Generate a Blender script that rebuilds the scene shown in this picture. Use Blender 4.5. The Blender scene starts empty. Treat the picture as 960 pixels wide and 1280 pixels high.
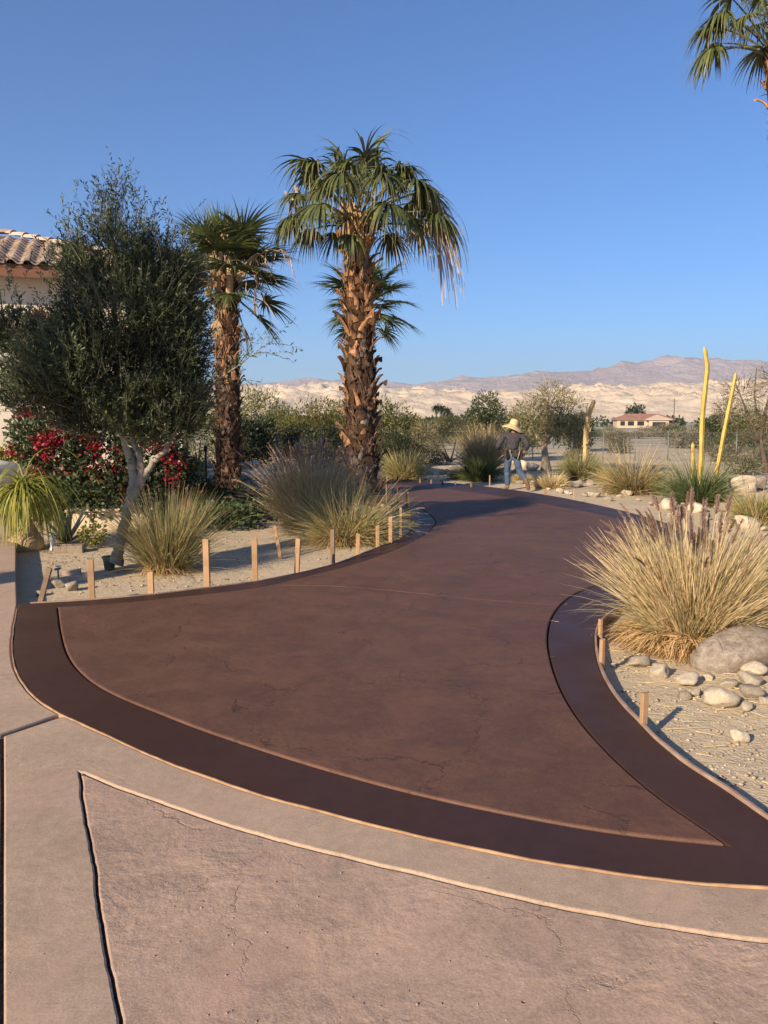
import bpy, bmesh, math, random
import numpy as np
from mathutils import Vector, Matrix, Quaternion, noise
from mathutils.geometry import tessellate_polygon

SC = bpy.context.scene
COL = SC.collection
R = math.radians
rng = np.random.default_rng(11)
random.seed(11)

# ------------------------------------------------------------------ camera
CAM_H, PITCH, FPX = 1.6, R(6.6), 995.0          # eye height, downward tilt, focal length in 960x1280 pixels
cam_d = bpy.data.cameras.new('camera')
cam = bpy.data.objects.new('camera', cam_d); COL.objects.link(cam)
cam.location = (0, 0, CAM_H); cam.rotation_euler = (R(90) - PITCH, 0, 0)
cam_d.sensor_fit = 'VERTICAL'; cam_d.sensor_height = 36.0; cam_d.lens = FPX / 1280 * 36
cam_d.clip_start = 0.05; cam_d.clip_end = 40000
SC.camera = cam

# ------------------------------------------------------------------ sky, sun, exposure
SUN_EL = R(23.4)
TRAVEL = Vector((0.62, 0.78, 0)).normalized()    # where shadows fall on the ground
world = bpy.data.worlds.new('World'); SC.world = world; world.use_nodes = True
wn = world.node_tree
bg = wn.nodes['Background']; bg.inputs[1].default_value = 0.083
sky = wn.nodes.new('ShaderNodeTexSky'); sky.sky_type = 'NISHITA'; sky.sun_disc = False
sky.sun_elevation = SUN_EL; sky.sun_rotation = math.atan2(-TRAVEL.x, -TRAVEL.y)
sky.altitude = 100; sky.air_density = 1.0; sky.dust_density = 0.2; sky.ozone_density = 10.0
wn.links.new(sky.outputs[0], bg.inputs[0])
sd = bpy.data.lights.new('sun', 'SUN'); sd.energy = 5.0; sd.angle = R(0.53); sd.color = (1.0, 0.84, 0.63)
sun = bpy.data.objects.new('sun', sd); COL.objects.link(sun)
sun.rotation_euler = Vector((TRAVEL.x * math.cos(SUN_EL), TRAVEL.y * math.cos(SUN_EL), -math.sin(SUN_EL))).to_track_quat('-Z', 'Y').to_euler()
SC.view_settings.view_transform = 'Standard'; SC.view_settings.look = 'None'
SC.view_settings.gamma = 1.0; SC.view_settings.use_curve_mapping = False
SC.view_settings.exposure = 0.88
SC.render.engine = 'CYCLES'
SC.cycles.use_denoising = True
SC.cycles.max_bounces = 6; SC.cycles.transparent_max_bounces = 12
SC.cycles.sample_clamp_indirect = 6

# ------------------------------------------------------------------ survey helpers
def ray(u, v):
    x, y = (u - 480) / FPX, (640 - v) / FPX
    c, s = math.cos(PITCH), math.sin(PITCH)
    return Vector((x, c + y * s, y * c - s))
def gp(u, v, z=0.0):                              # point of the level z seen in direction (u, v)
    d = ray(u, v); t = (z - CAM_H) / d.z
    return Vector((d.x * t, d.y * t, z))
def at(u, v, Y):                                  # point at the distance Y in direction (u, v)
    d = ray(u, v); t = Y / d.y
    return Vector((d.x * t, Y, CAM_H + d.z * t))

# ------------------------------------------------------------------ object helpers
def link(o, parent=None):
    COL.objects.link(o)
    if parent is not None: o.parent = parent
    return o
def tag(o, label=None, cat=None, group=None, kind=None):
    if label: o['label'] = label
    if cat: o['category'] = cat
    if group: o['group'] = group
    if kind: o['kind'] = kind
    return o
def thing(name, label, cat, loc=(0, 0, 0), rz=0.0, group=None):
    o = bpy.data.objects.new(name, None); o.empty_display_size = 0.1
    link(o); o.location = loc; o.rotation_euler = (0, 0, rz)
    return tag(o, label, cat, group)
def obj(name, me, parent=None, loc=None, rot=None, scale=None):
    o = bpy.data.objects.new(name, me); link(o, parent)
    if loc is not None: o.location = loc
    if rot is not None: o.rotation_euler = rot
    if scale is not None: o.scale = scale if hasattr(scale, '__len__') else (scale,) * 3
    return o
def copy_tree(o, parent=None):
    c = o.copy(); COL.objects.link(c); c.parent = parent
    for ch in list(o.children): copy_tree(ch, c)
    return c
def mesh_np(name, V, F, mat=None, col=None, smooth=False):
    """V (n,3); F list of (k,m) index arrays; col (n,3) per vertex"""
    me = bpy.data.meshes.new(name)
    V = np.asarray(V, dtype=np.float32).reshape(-1, 3)
    F = [np.asarray(f, dtype=np.int32) for f in F if len(f)]
    me.vertices.add(len(V)); me.vertices.foreach_set('co', V.ravel())
    loops = np.concatenate([f.ravel() for f in F])
    tot = np.concatenate([np.full(len(f), f.shape[1], dtype=np.int32) for f in F])
    start = np.concatenate([[0], np.cumsum(tot)[:-1]]).astype(np.int32)
    me.loops.add(len(loops)); me.loops.foreach_set('vertex_index', loops)
    me.polygons.add(len(tot)); me.polygons.foreach_set('loop_start', start)
    me.polygons.foreach_set('use_smooth', np.full(len(tot), bool(smooth), dtype=bool))
    me.update(calc_edges=True)
    if col is not None:
        a = me.color_attributes.new('col', 'FLOAT_COLOR', 'POINT')
        c4 = np.ones((len(V), 4), dtype=np.float32); c4[:, :3] = col
        a.data.foreach_set('color', c4.ravel())
    if mat is not None: me.materials.append(mat)
    return me
class Geo:
    """collects pieces (V, F, col) into one mesh"""
    def __init__(s): s.V = []; s.F = []; s.C = []; s.n = 0
    def add(s, V, F, C=None):
        V = np.asarray(V, dtype=np.float32).reshape(-1, 3)
        s.V.append(V)
        for f in F: s.F.append(np.asarray(f, dtype=np.int32) + s.n)
        if C is None: C = (1, 1, 1)
        s.C.append(np.broadcast_to(np.asarray(C, dtype=np.float32), (len(V), 3)))
        s.n += len(V)
        return s
    def mesh(s, name, mat, smooth=False):
        byw = {}
        for f in s.F:
            if len(f): byw.setdefault(f.shape[1], []).append(f)
        F = [np.concatenate(v) for v in byw.values()]
        return mesh_np(name, np.concatenate(s.V), F, mat, np.concatenate(s.C), smooth)
def nrm(a): return a / np.maximum(np.linalg.norm(a, axis=-1, keepdims=True), 1e-9)
def box(sx, sy, sz, bev=0.0, z0=0.0):
    """bevelled box standing on z0"""
    bm = bmesh.new(); bmesh.ops.create_cube(bm, size=1)
    for v in bm.verts: v.co = Vector((v.co.x * sx, v.co.y * sy, (v.co.z + .5) * sz + z0))
    if bev: bmesh.ops.bevel(bm, geom=bm.edges[:], offset=bev, segments=1, affect='EDGES')
    bm.verts.index_update()
    V = np.array([v.co[:] for v in bm.verts]); F = {}
    for f in bm.faces: F.setdefault(len(f.verts), []).append([v.index for v in f.verts])
    bm.free()
    return V, [np.array(x) for x in F.values()]
def tube(P, rad, ns=8, cap=True):
    P = np.asarray(P, dtype=float); n = len(P); rad = np.broadcast_to(np.asarray(rad, dtype=float), (n,))
    T = nrm(np.gradient(P, axis=0))
    ref = np.array([0.0, 0.0, 1.0]) if abs(T[0, 2]) < .9 else np.array([1.0, 0, 0])
    A = np.zeros_like(P); a = nrm(np.cross(ref, T[0]))
    for i in range(n):
        a = nrm(a - T[i] * np.dot(a, T[i])); A[i] = a
    B = np.cross(T, A)
    th = np.linspace(0, 2 * np.pi, ns, endpoint=False)
    V = P[:, None, :] + rad[:, None, None] * (np.cos(th)[None, :, None] * A[:, None, :] + np.sin(th)[None, :, None] * B[:, None, :])
    i, j = np.meshgrid(np.arange(n - 1), np.arange(ns), indexing='ij'); j2 = (j + 1) % ns
    Q = np.stack([i * ns + j, i * ns + j2, (i + 1) * ns + j2, (i + 1) * ns + j], -1).reshape(-1, 4)
    F = [Q]
    V = V.reshape(-1, 3)
    if cap:
        V = np.concatenate([V, P[:1], P[-1:]])
        k = np.arange(ns); k2 = (k + 1) % ns
        F.append(np.stack([k2, k, np.full(ns, n * ns)], -1))
        F.append(np.stack([(n - 1) * ns + k, (n - 1) * ns + k2, np.full(ns, n * ns + 1)], -1))
    return V, F
def lathe(prof, ns=20):
    """prof list of (r, z)"""
    prof = np.array(prof, dtype=float); n = len(prof)
    th = np.linspace(0, 2 * np.pi, ns, endpoint=False)
    V = np.stack([prof[:, None, 0] * np.cos(th), prof[:, None, 0] * np.sin(th), np.broadcast_to(prof[:, None, 1], (n, ns))], -1).reshape(-1, 3)
    i, j = np.meshgrid(np.arange(n - 1), np.arange(ns), indexing='ij'); j2 = (j + 1) % ns
    return V, [np.stack([i * ns + j, i * ns + j2, (i + 1) * ns + j2, (i + 1) * ns + j], -1).reshape(-1, 4)]
def strips(P, D, L, W, droop, nseg=4, side=None, taper=0.06, belly=0.0, fold=0.0):
    """curved tapering blades: returns V, F, t (0..1 along), k (blade index per vertex)"""
    P = np.asarray(P, dtype=float); n = len(P); D = nrm(np.asarray(D, dtype=float))
    L = np.broadcast_to(np.asarray(L, dtype=float), (n,)); W = np.broadcast_to(np.asarray(W, dtype=float), (n,))
    droop = np.broadcast_to(np.asarray(droop, dtype=float), (n,))
    if side is None:
        r = rng.normal(size=(n, 3)); side = np.cross(D, r)
    side = nrm(side)
    p = P.copy(); d = D.copy(); rings = []
    for k in range(nseg + 1):
        t = k / nseg
        w = W * ((1 - t) ** 0.7 * (1 - taper) + taper) * (1 + belly * math.sin(math.pi * min(1, t * 1.3)))
        rings.append(np.stack([p - side * w[:, None] * .5, p + side * w[:, None] * .5], 1))
        d = nrm(d + droop[:, None] / nseg * np.array([0, 0, -1.0]))
        p = p + d * (L / nseg)[:, None]
    V = np.stack(rings, 1).reshape(-1, 3)
    b = (np.arange(n) * (nseg + 1) * 2)[:, None] + (np.arange(nseg) * 2)[None, :]
    F = np.stack([b, b + 1, b + 3, b + 2], -1).reshape(-1, 4)
    t = np.tile(np.repeat(np.arange(nseg + 1) / nseg, 2), n)
    kk = np.repeat(np.arange(n), (nseg + 1) * 2)
    return V, [F], t, kk
def leaves(P, D, S, L, W):
    """diamond leaves"""
    n = len(P); L = np.broadcast_to(np.asarray(L, dtype=float), (n,))[:, None]; W = np.broadcast_to(np.asarray(W, dtype=float), (n,))[:, None]
    D = nrm(D); S = nrm(S - D * (S * D).sum(-1, keepdims=True))
    V = np.stack([P, P + D * L * .5 + S * W * .5, P + D * L, P + D * L * .5 - S * W * .5], 1).reshape(-1, 3)
    F = np.arange(n * 4).reshape(n, 4)
    return V, [F]
def rnd_dirs(n): return nrm(rng.normal(size=(n, 3)))
def mixc(a, b, t):
    t = np.asarray(t)[..., None]; return np.asarray(a) * (1 - t) + np.asarray(b) * t
def smooth_line(pts, closed=False, sub=8):
    P = [Vector(p) for p in pts]; n = len(P); out = []
    for i in range(n if closed else n - 1):
        p0 = P[(i - 1) % n] if closed or i > 0 else P[i] * 2 - P[i + 1]
        p1 = P[i]; p2 = P[(i + 1) % n]
        p3 = P[(i + 2) % n] if closed or i + 2 < n else p2 * 2 - p1
        for k in range(sub):
            t = k / sub
            out.append(0.5 * ((2 * p1) + (p2 - p0) * t + (2 * p0 - 5 * p1 + 4 * p2 - p3) * t * t + (3 * p1 - p0 - 3 * p2 + p3) * t ** 3))
    if not closed: out.append(P[-1])
    return out
def resample(pts, step):
    P = np.array([p[:] for p in pts]); seg = np.linalg.norm(np.diff(P, axis=0), axis=1); s = np.concatenate([[0], np.cumsum(seg)])
    m = max(2, int(s[-1] / step) + 1); q = np.linspace(0, s[-1], m)
    return [Vector((np.interp(q[i], s, P[:, 0]), np.interp(q[i], s, P[:, 1]), np.interp(q[i], s, P[:, 2]))) for i in range(m)]
def area2(p): return sum(p[i].x * p[(i + 1) % len(p)].y - p[(i + 1) % len(p)].x * p[i].y for i in range(len(p)))
def inset(poly, d):
    """offset a counter-clockwise closed polygon inward by d"""
    n = len(poly); out = []
    for i in range(n):
        a = poly[i - 1]; b = poly[i]; c = poly[(i + 1) % n]
        e1 = Vector((b.x - a.x, b.y - a.y)); e2 = Vector((c.x - b.x, c.y - b.y))
        e1 = e1.normalized() if e1.length > 1e-9 else e2.normalized(); e2 = e2.normalized() if e2.length > 1e-9 else e1
        n1 = Vector((-e1.y, e1.x)); n2 = Vector((-e2.y, e2.x)); m = n1 + n2
        m = m.normalized() if m.length > 1e-6 else n1
        k = d / max(0.5, m.dot(n1))
        out.append(Vector((b.x + m.x * k, b.y + m.y * k, b.z)))
    return out
def slab(name, outer, mat, z1=0.0, depth=0.12, bev=0.008, holes=(), parent=None):
    """a poured slab with softened edges; outer and holes are closed point lists"""
    if area2(outer) < 0: outer = outer[::-1]
    hs = [h if area2(h) > 0 else h[::-1] for h in holes]
    V = []; Q = []; T = []
    def ring(pl, z): i = len(V); V.extend([(p.x, p.y, z) for p in pl]); return i
    def wall(a, b, n, flip):
        for k in range(n):
            k2 = (k + 1) % n
            f = (a + k, a + k2, b + k2, b + k)
            Q.append(f if not flip else f[::-1])
    tops = []
    for pl, hole in [(outer, False)] + [(h, True) for h in hs]:
        n = len(pl); s = -1 if hole else 1
        r0 = ring(pl, z1 - depth); r1 = ring(pl, z1 - bev); r2 = ring(inset(pl, s * bev * .35), z1 - bev * .3); top = inset(pl, s * bev)
        r3 = ring(top, z1)
        wall(r0, r1, n, hole); wall(r1, r2, n, hole); wall(r2, r3, n, hole)
        tops.append((top, r3))
    tri = tessellate_polygon([[Vector((p.x, p.y, 0)) for p in t] for t, _ in tops])
    idx = []
    for t, r in tops: idx += [r + k for k in range(len(t))]
    Va = np.array(V)
    for a, b, c in tri:
        f = [idx[a], idx[b], idx[c]]
        A, B, C = Va[f[0]], Va[f[1]], Va[f[2]]
        if (B[0] - A[0]) * (C[1] - A[1]) - (C[0] - A[0]) * (B[1] - A[1]) < 0: f = f[::-1]
        T.append(f)
    me = mesh_np(name, Va, [np.array(Q), np.array(T)], mat)
    return obj(name, me, parent)
def ribbon(name, line, thick, h, z1, mat, parent=None, off=0.0):
    """a thin board standing on edge along a line"""
    n = len(line); V = []
    for i, p in enumerate(line):
        a = line[max(0, i - 1)]; b = line[min(n - 1, i + 1)]; t = Vector((b.x - a.x, b.y - a.y)).normalized(); nn = Vector((-t.y, t.x))
        zj = z1 + .003 * noise.noise((p.x * 4, p.y * 4, 5.5)) + .002 * noise.noise((p.x * 21, p.y * 21, 5.5))
        for s, z in ((off, z1 - h), (off, zj), (off + thick, zj), (off + thick, z1 - h)): V.append((p.x + nn.x * s, p.y + nn.y * s, z))
    F = []
    for i in range(n - 1):
        for k in range(4): F.append((i * 4 + k, (i + 1) * 4 + k, (i + 1) * 4 + (k + 1) % 4, i * 4 + (k + 1) % 4))
    F.append((0, 1, 2, 3)); F.append(((n - 1) * 4 + 3, (n - 1) * 4 + 2, (n - 1) * 4 + 1, (n - 1) * 4))
    return obj(name, mesh_np(name, V, [np.array(F)], mat), parent)

# ------------------------------------------------------------------ materials
def newmat(name):
    m = bpy.data.materials.new(name); m.use_nodes = True
    nt = m.node_tree; b = nt.nodes['Principled BSDF']
    return m, nt, b
def N(nt, t, **kw):
    n = nt.nodes.new(t)
    for k, v in kw.items(): setattr(n, k, v)
    return n
def noise_node(nt, vec, scale, detail=4, rough=.55, dist=0.0):
    n = N(nt, 'ShaderNodeTexNoise'); n.inputs['Scale'].default_value = scale; n.inputs['Detail'].default_value = detail
    n.inputs['Roughness'].default_value = rough; n.inputs['Distortion'].default_value = dist
    nt.links.new(vec, n.inputs['Vector']); return n.outputs[0]
def ramp(nt, fac, stops):
    n = N(nt, 'ShaderNodeValToRGB'); cr = n.color_ramp
    while len(cr.elements) < len(stops): cr.elements.new(0.5)
    for e, (p, c) in zip(cr.elements, stops):
        e.position = p; e.color = (c[0], c[1], c[2], 1) if hasattr(c, '__len__') else (c, c, c, 1)
    nt.links.new(fac, n.inputs[0]); return n.outputs[0]
def mixn(nt, fac, a, b, mode='MIX'):
    n = N(nt, 'ShaderNodeMix', data_type='RGBA', blend_type=mode)
    for s, v in ((0, fac), (6, a), (7, b)):
        if hasattr(v, 'links'): nt.links.new(v, n.inputs[s])
        elif s == 0: n.inputs[0].default_value = v
        else: n.inputs[s].default_value = (v[0], v[1], v[2], 1)
    return n.outputs[2]
def math_n(nt, op, a, b=0.0):
    n = N(nt, 'ShaderNodeMath', operation=op)
    for i, v in enumerate((a, b)):
        if hasattr(v, 'links'): nt.links.new(v, n.inputs[i])
        else: n.inputs[i].default_value = v
    return n.outputs[0]
def bump(nt, b, h, strength=.4, dist=.01):
    n = N(nt, 'ShaderNodeBump'); n.inputs['Strength'].default_value = strength; n.inputs['Distance'].default_value = dist
    nt.links.new(h, n.inputs['Height']); nt.links.new(n.outputs[0], b.inputs['Normal']); return n
def pos(nt): return N(nt, 'ShaderNodeNewGeometry').outputs['Position']
def objc(nt): return N(nt, 'ShaderNodeTexCoord').outputs['Object']
def mat_attr(name, rough=.6, trans=0.0, spec=.3, var=.25, vscale=6.0):
    """foliage and fibres: colour from each piece's own tint"""
    m, nt, b = newmat(name)
    a = N(nt, 'ShaderNodeAttribute', attribute_name='col').outputs['Color']
    oi = N(nt, 'ShaderNodeObjectInfo').outputs['Random']
    k = ramp(nt, noise_node(nt, pos(nt), vscale, 3), [(.3, 1 - var), (.7, 1 + var)])
    c = mixn(nt, 1.0, a, k, 'MULTIPLY')
    c = mixn(nt, 1.0, c, ramp(nt, oi, [(0, .88), (1, 1.1)]), 'MULTIPLY')
    nt.links.new(c, b.inputs['Base Color']); b.inputs['Roughness'].default_value = rough
    b.inputs['Specular IOR Level'].default_value = spec
    if trans:
        tr = N(nt, 'ShaderNodeBsdfTranslucent'); nt.links.new(c, tr.inputs['Color'])
        mx = N(nt, 'ShaderNodeMixShader'); mx.inputs[0].default_value = trans
        out = nt.nodes['Material Output']
        nt.links.new(b.outputs[0], mx.inputs[1]); nt.links.new(tr.outputs[0], mx.inputs[2]); nt.links.new(mx.outputs[0], out.inputs[0])
    return m
def mat_noise(name, c1, c2, scale=8.0, rough=.8, bmp=.3, bdist=.01, bscale=None, spec=.3, coord='obj', detail=6, rand=0.0):
    m, nt, b = newmat(name); v = objc(nt) if coord == 'obj' else pos(nt)
    f = noise_node(nt, v, scale, detail, .6)
    c = ramp(nt, f, [(.32, c1), (.68, c2)])
    if rand:
        oi = N(nt, 'ShaderNodeObjectInfo').outputs['Random']
        c = mixn(nt, 1.0, c, ramp(nt, oi, [(0, 1 - rand), (1, 1 + rand)]), 'MULTIPLY')
    nt.links.new(c, b.inputs['Base Color'])
    b.inputs['Roughness'].default_value = rough; b.inputs['Specular IOR Level'].default_value = spec
    if bmp: bump(nt, b, noise_node(nt, v, bscale or scale * 3, 6, .65), bmp, bdist)
    return m
def mat_stamped(name, base, dark, light, rough, cracks=1.0, relief=.5, streak=0.0):
    """stamped concrete: slate-like relief, partial crack lines, stains with shapes of their own"""
    m, nt, b = newmat(name); p = pos(nt)
    n1 = noise_node(nt, p, .55, 5, .6, .4); n2 = noise_node(nt, p, 3.2, 6, .62, .6); n3 = noise_node(nt, p, 22, 4, .6); n4 = noise_node(nt, p, 130, 4, .65)
    c = ramp(nt, n1, [(.3, dark), (.5, base), (.72, light)])
    c = mixn(nt, .55, c, ramp(nt, n2, [(.3, dark), (.52, base), (.75, light)]))
    c = mixn(nt, .5, c, mixn(nt, 1.0, c, ramp(nt, n3, [(.3, .78), (.7, 1.2)]), 'MULTIPLY'))
    c = mixn(nt, .6, c, mixn(nt, 1.0, c, ramp(nt, n4, [(.3, .62), (.7, 1.36)]), 'MULTIPLY'))
    blush = math_n(nt, 'MULTIPLY', ramp(nt, noise_node(nt, p, 1.9, 6, .7, .8), [(.50, 0), (.68, 1)]), .55)
    c = mixn(nt, blush, c, [light[0] * 1.08, light[1] * .96, light[2] * .97])
    # crack lines: cells with wandering edges, kept only in patches
    wp = N(nt, 'ShaderNodeVectorMath', operation='MULTIPLY_ADD')
    nz = N(nt, 'ShaderNodeTexNoise'); nz.inputs['Scale'].default_value = 1.6; nz.inputs['Detail'].default_value = 9; nz.inputs['Roughness'].default_value = .65
    nt.links.new(p, nz.inputs['Vector']); nt.links.new(nz.outputs['Color'], wp.inputs[0]); wp.inputs[1].default_value = (.8, .8, 0); nt.links.new(p, wp.inputs[2])
    vo = N(nt, 'ShaderNodeTexVoronoi', feature='DISTANCE_TO_EDGE'); vo.inputs['Scale'].default_value = .95
    nt.links.new(wp.outputs[0], vo.inputs['Vector'])
    line = ramp(nt, vo.outputs['Distance'], [(.0, 1), (.0075, 0)])
    patch = ramp(nt, noise_node(nt, p, 2.2, 5, .7), [(.455, 0), (.60, 1)])
    crack = math_n(nt, 'MULTIPLY', line, patch)
    c = mixn(nt, math_n(nt, 'MULTIPLY', crack, .4 * cracks), c, [x * .45 for x in base])
    # small dark pits
    pv = N(nt, 'ShaderNodeTexVoronoi'); pv.inputs['Scale'].default_value = 9; pv.inputs['Randomness'].default_value = 1
    nt.links.new(p, pv.inputs['Vector'])
    pit = math_n(nt, 'MULTIPLY', ramp(nt, pv.outputs['Distance'], [(.03, 1), (.06, 0)]), ramp(nt, noise_node(nt, p, 2.1, 2), [(.52, 0), (.6, 1)]))
    c = mixn(nt, math_n(nt, 'MULTIPLY', pit, .6), c, [x * .4 for x in base])
    nt.links.new(c, b.inputs['Base Color'])
    rr = ramp(nt, n2, [(.3, rough - .08), (.7, rough + .1)])
    nt.links.new(rr, b.inputs['Roughness']); b.inputs['Specular IOR Level'].default_value = .25
    nr = N(nt, 'ShaderNodeTexNoise', noise_type='RIDGED_MULTIFRACTAL'); nr.inputs['Scale'].default_value = 2.6; nr.inputs['Detail'].default_value = 5; nr.inputs['Distortion'].default_value = .5; nt.links.new(p, nr.inputs['Vector'])
    h = math_n(nt, 'ADD', math_n(nt, 'MULTIPLY', n2, 1.0), math_n(nt, 'MULTIPLY', n3, .35))
    h = math_n(nt, 'ADD', h, math_n(nt, 'MULTIPLY', nr.outputs[0], .22))
    rl = ramp(nt, noise_node(nt, p, 1.0, 2), [(.4, .15), (.65, 1)])
    h = math_n(nt, 'MULTIPLY', h, rl)
    h = math_n(nt, 'ADD', h, math_n(nt, 'MULTIPLY', n4, .06))
    h = math_n(nt, 'SUBTRACT', h, math_n(nt, 'MULTIPLY', crack, .5 * cracks))
    h = math_n(nt, 'SUBTRACT', h, math_n(nt, 'MULTIPLY', pit, .4))
    bump(nt, b, h, relief, .02)
    return m

MAT = {}
MAT['field'] = mat_stamped('stained_concrete_field', (.122, .060, .038), (.082, .039, .025), (.155, .081, .052), .64, 1.6, .62)
MAT['apron'] = mat_stamped('old_stamped_concrete', (.405, .280, .202), (.30, .205, .150), (.49, .338, .248), .78, .3, 1.15)
MAT['apron_band'] = mat_stamped('old_smooth_concrete', (.41, .293, .206), (.325, .232, .163), (.46, .334, .238), .75, .5, .3)
m, nt, b = newmat('stained_border'); p = pos(nt)
c = mixn(nt, .5, ramp(nt, noise_node(nt, p, 1.1, 5, .6), [(.3, (.036, .0150, .0090)), (.7, (.066, .0290, .0180))]), ramp(nt, noise_node(nt, p, 14, 5, .65), [(.3, (.042, .0175, .011)), (.7, (.063, .0275, .017))]))
nt.links.new(c, b.inputs['Base Color']); b.inputs['Roughness'].default_value = .5; b.inputs['Specular IOR Level'].default_value = .3
nt.links.new(ramp(nt, noise_node(nt, p, 2.4, 4), [(.3, .46), (.7, .62)]), b.inputs['Roughness'])
bump(nt, b, noise_node(nt, p, 90, 4), .12, .004)
MAT['border'] = m
# sand
m, nt, b = newmat('desert_sand'); p = pos(nt)
c = ramp(nt, noise_node(nt, p, .6, 6, .6), [(.3, (.47, .365, .24)), (.5, (.56, .44, .29)), (.7, (.62, .495, .335))])
c = mixn(nt, .5, c, ramp(nt, noise_node(nt, p, 7, 6, .65), [(.3, (.46, .355, .235)), (.7, (.65, .52, .35))]))
pv = N(nt, 'ShaderNodeTexVoronoi'); pv.inputs['Scale'].default_value = 38; nt.links.new(p, pv.inputs['Vector'])
peb = math_n(nt, 'MULTIPLY', ramp(nt, pv.outputs['Distance'], [(.12, 1), (.3, 0)]), ramp(nt, noise_node(nt, p, 3.1, 3), [(.48, 0), (.6, 1)]))
c = mixn(nt, math_n(nt, 'MULTIPLY', peb, .5), c, mixn(nt, 1.0, pv.outputs['Color'], (.75, .62, .5), 'MULTIPLY'))
c = mixn(nt, .35, c, mixn(nt, 1.0, c, ramp(nt, noise_node(nt, p, 120, 3), [(.3, .6), (.7, 1.35)]), 'MULTIPLY'))
# dry scrub and gravel tint far out on the plain
far = ramp(nt, math_n(nt, 'MULTIPLY', N(nt, 'ShaderNodeSeparateXYZ').outputs[1], 1.0), [(0, 0), (1, 1)])
sx = [n for n in nt.nodes if n.type == 'SEPXYZ'][0]; nt.links.new(p, sx.inputs[0])
mr = N(nt, 'ShaderNodeMapRange'); mr.inputs[1].default_value = 32; mr.inputs[2].default_value = 70; nt.links.new(sx.outputs[1], mr.inputs[0])
scrub = ramp(nt, noise_node(nt, p, .16, 6, .7), [(.38, (.50, .42, .30)), (.5, (.36, .31, .215)), (.62, (.20, .185, .11))])
c = mixn(nt, mr.outputs[0], c, scrub)
nt.links.new(c, b.inputs['Base Color']); b.inputs['Roughness'].default_value = .95; b.inputs['Specular IOR Level'].default_value = .15
h = math_n(nt, 'ADD', noise_node(nt, p, 5, 7, .68), math_n(nt, 'MULTIPLY', noise_node(nt, p, 40, 5, .65), .35))
h = math_n(nt, 'ADD', h, math_n(nt, 'MULTIPLY', peb, .3))
bump(nt, b, h, .75, .035)
MAT['sand'] = m
MAT['leaf'] = mat_attr('leaf', .5, .18, .35)
MAT['olive'] = mat_attr('olive_leaf', .48, .10, .4)
MAT['grass'] = mat_attr('dry_grass', .62, .22, .25, .18, 9)
MAT['frond'] = mat_attr('palm_frond', .42, .12, .45, .2, 3)
MAT['fibre'] = mat_attr('dead_fibre', .85, .1, .1, .2, 5)
MAT['boot_new'] = mat_noise('leaf_base_fresh', (.19, .085, .04), (.40, .215, .11), 9, .85, .6, .01, 40, .15, rand=.35)
MAT['boot_old'] = mat_noise('leaf_base_weathered', (.055, .034, .024), (.16, .095, .062), 9, .9, .6, .01, 40, .1, rand=.45)
MAT['boot_grey'] = mat_noise('leaf_base_grey', (.08, .062, .05), (.22, .175, .14), 9, .9, .6, .01, 40, .1, rand=.4)
MAT['palm_trunk'] = mat_noise('palm_trunk_fibre', (.035, .02, .013), (.10, .055, .033), 14, .95, .8, .02, 50, .1)
MAT['bark_pale'] = mat_noise('pale_bark', (.20, .165, .125), (.37, .315, .245), 11, .85, .5, .008, 45, .2)
MAT['bark_dark'] = mat_noise('dark_bark', (.06, .045, .032), (.14, .105, .075), 12, .9, .6, .01, 40, .15)
MAT['bark_tan'] = mat_noise('tan_bark', (.24, .185, .125), (.38, .30, .21), 8, .9, .6, .01, 40, .15)
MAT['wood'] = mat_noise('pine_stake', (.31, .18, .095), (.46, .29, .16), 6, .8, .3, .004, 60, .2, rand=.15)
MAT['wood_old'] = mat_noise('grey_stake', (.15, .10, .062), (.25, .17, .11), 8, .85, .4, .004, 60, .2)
MAT['board'] = mat_noise('form_board', (.30, .17, .09), (.50, .32, .18), 9, .7, .3, .003, 50, .2, coord='pos')
MAT['board_pink'] = mat_noise('mortar_edge', (.26, .165, .125), (.42, .29, .22), 6, .9, .5, .01, 40, .15, coord='pos')
MAT['rock'] = mat_noise('pale_rock', (.42, .34, .24), (.60, .50, .375), 5, .85, .7, .02, 18, .2, rand=.22)
MAT['rock_grey'] = mat_noise('grey_rock', (.25, .205, .155), (.42, .345, .265), 6, .85, .7, .02, 20, .2, rand=.2)
MAT['stucco'] = mat_noise('stucco', (.62, .53, .43), (.70, .60, .50), 3, .9, .5, .006, 70, .15)
MAT['cream'] = mat_noise('cream_stucco', (.56, .45, .30), (.66, .54, .38), 3, .9, .5, .006, 60, .15)
MAT['tile'] = mat_noise('clay_tile', (.36, .255, .185), (.52, .40, .30), 4, .85, .4, .006, 30, .15, rand=.28)
MAT['fascia'] = mat_noise('fascia', (.16, .07, .045), (.21, .10, .065), 6, .8, .2, .003, 40, .2)
MAT['joint'] = mat_noise('joint_residue', (.13, .067, .046), (.20, .115, .082), 9, .9, .3, .004, 40, .1, coord='pos')
MAT['grit'] = mat_noise('joint_grit', (.06, .045, .034), (.20, .15, .11), 45, .95, .6, .01, 90, .1, coord='pos')
MAT['soil'] = mat_noise('dark_joint', (.012, .010, .008), (.03, .024, .018), 20, .95, .5, .01, 60, .1, coord='pos')

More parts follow.
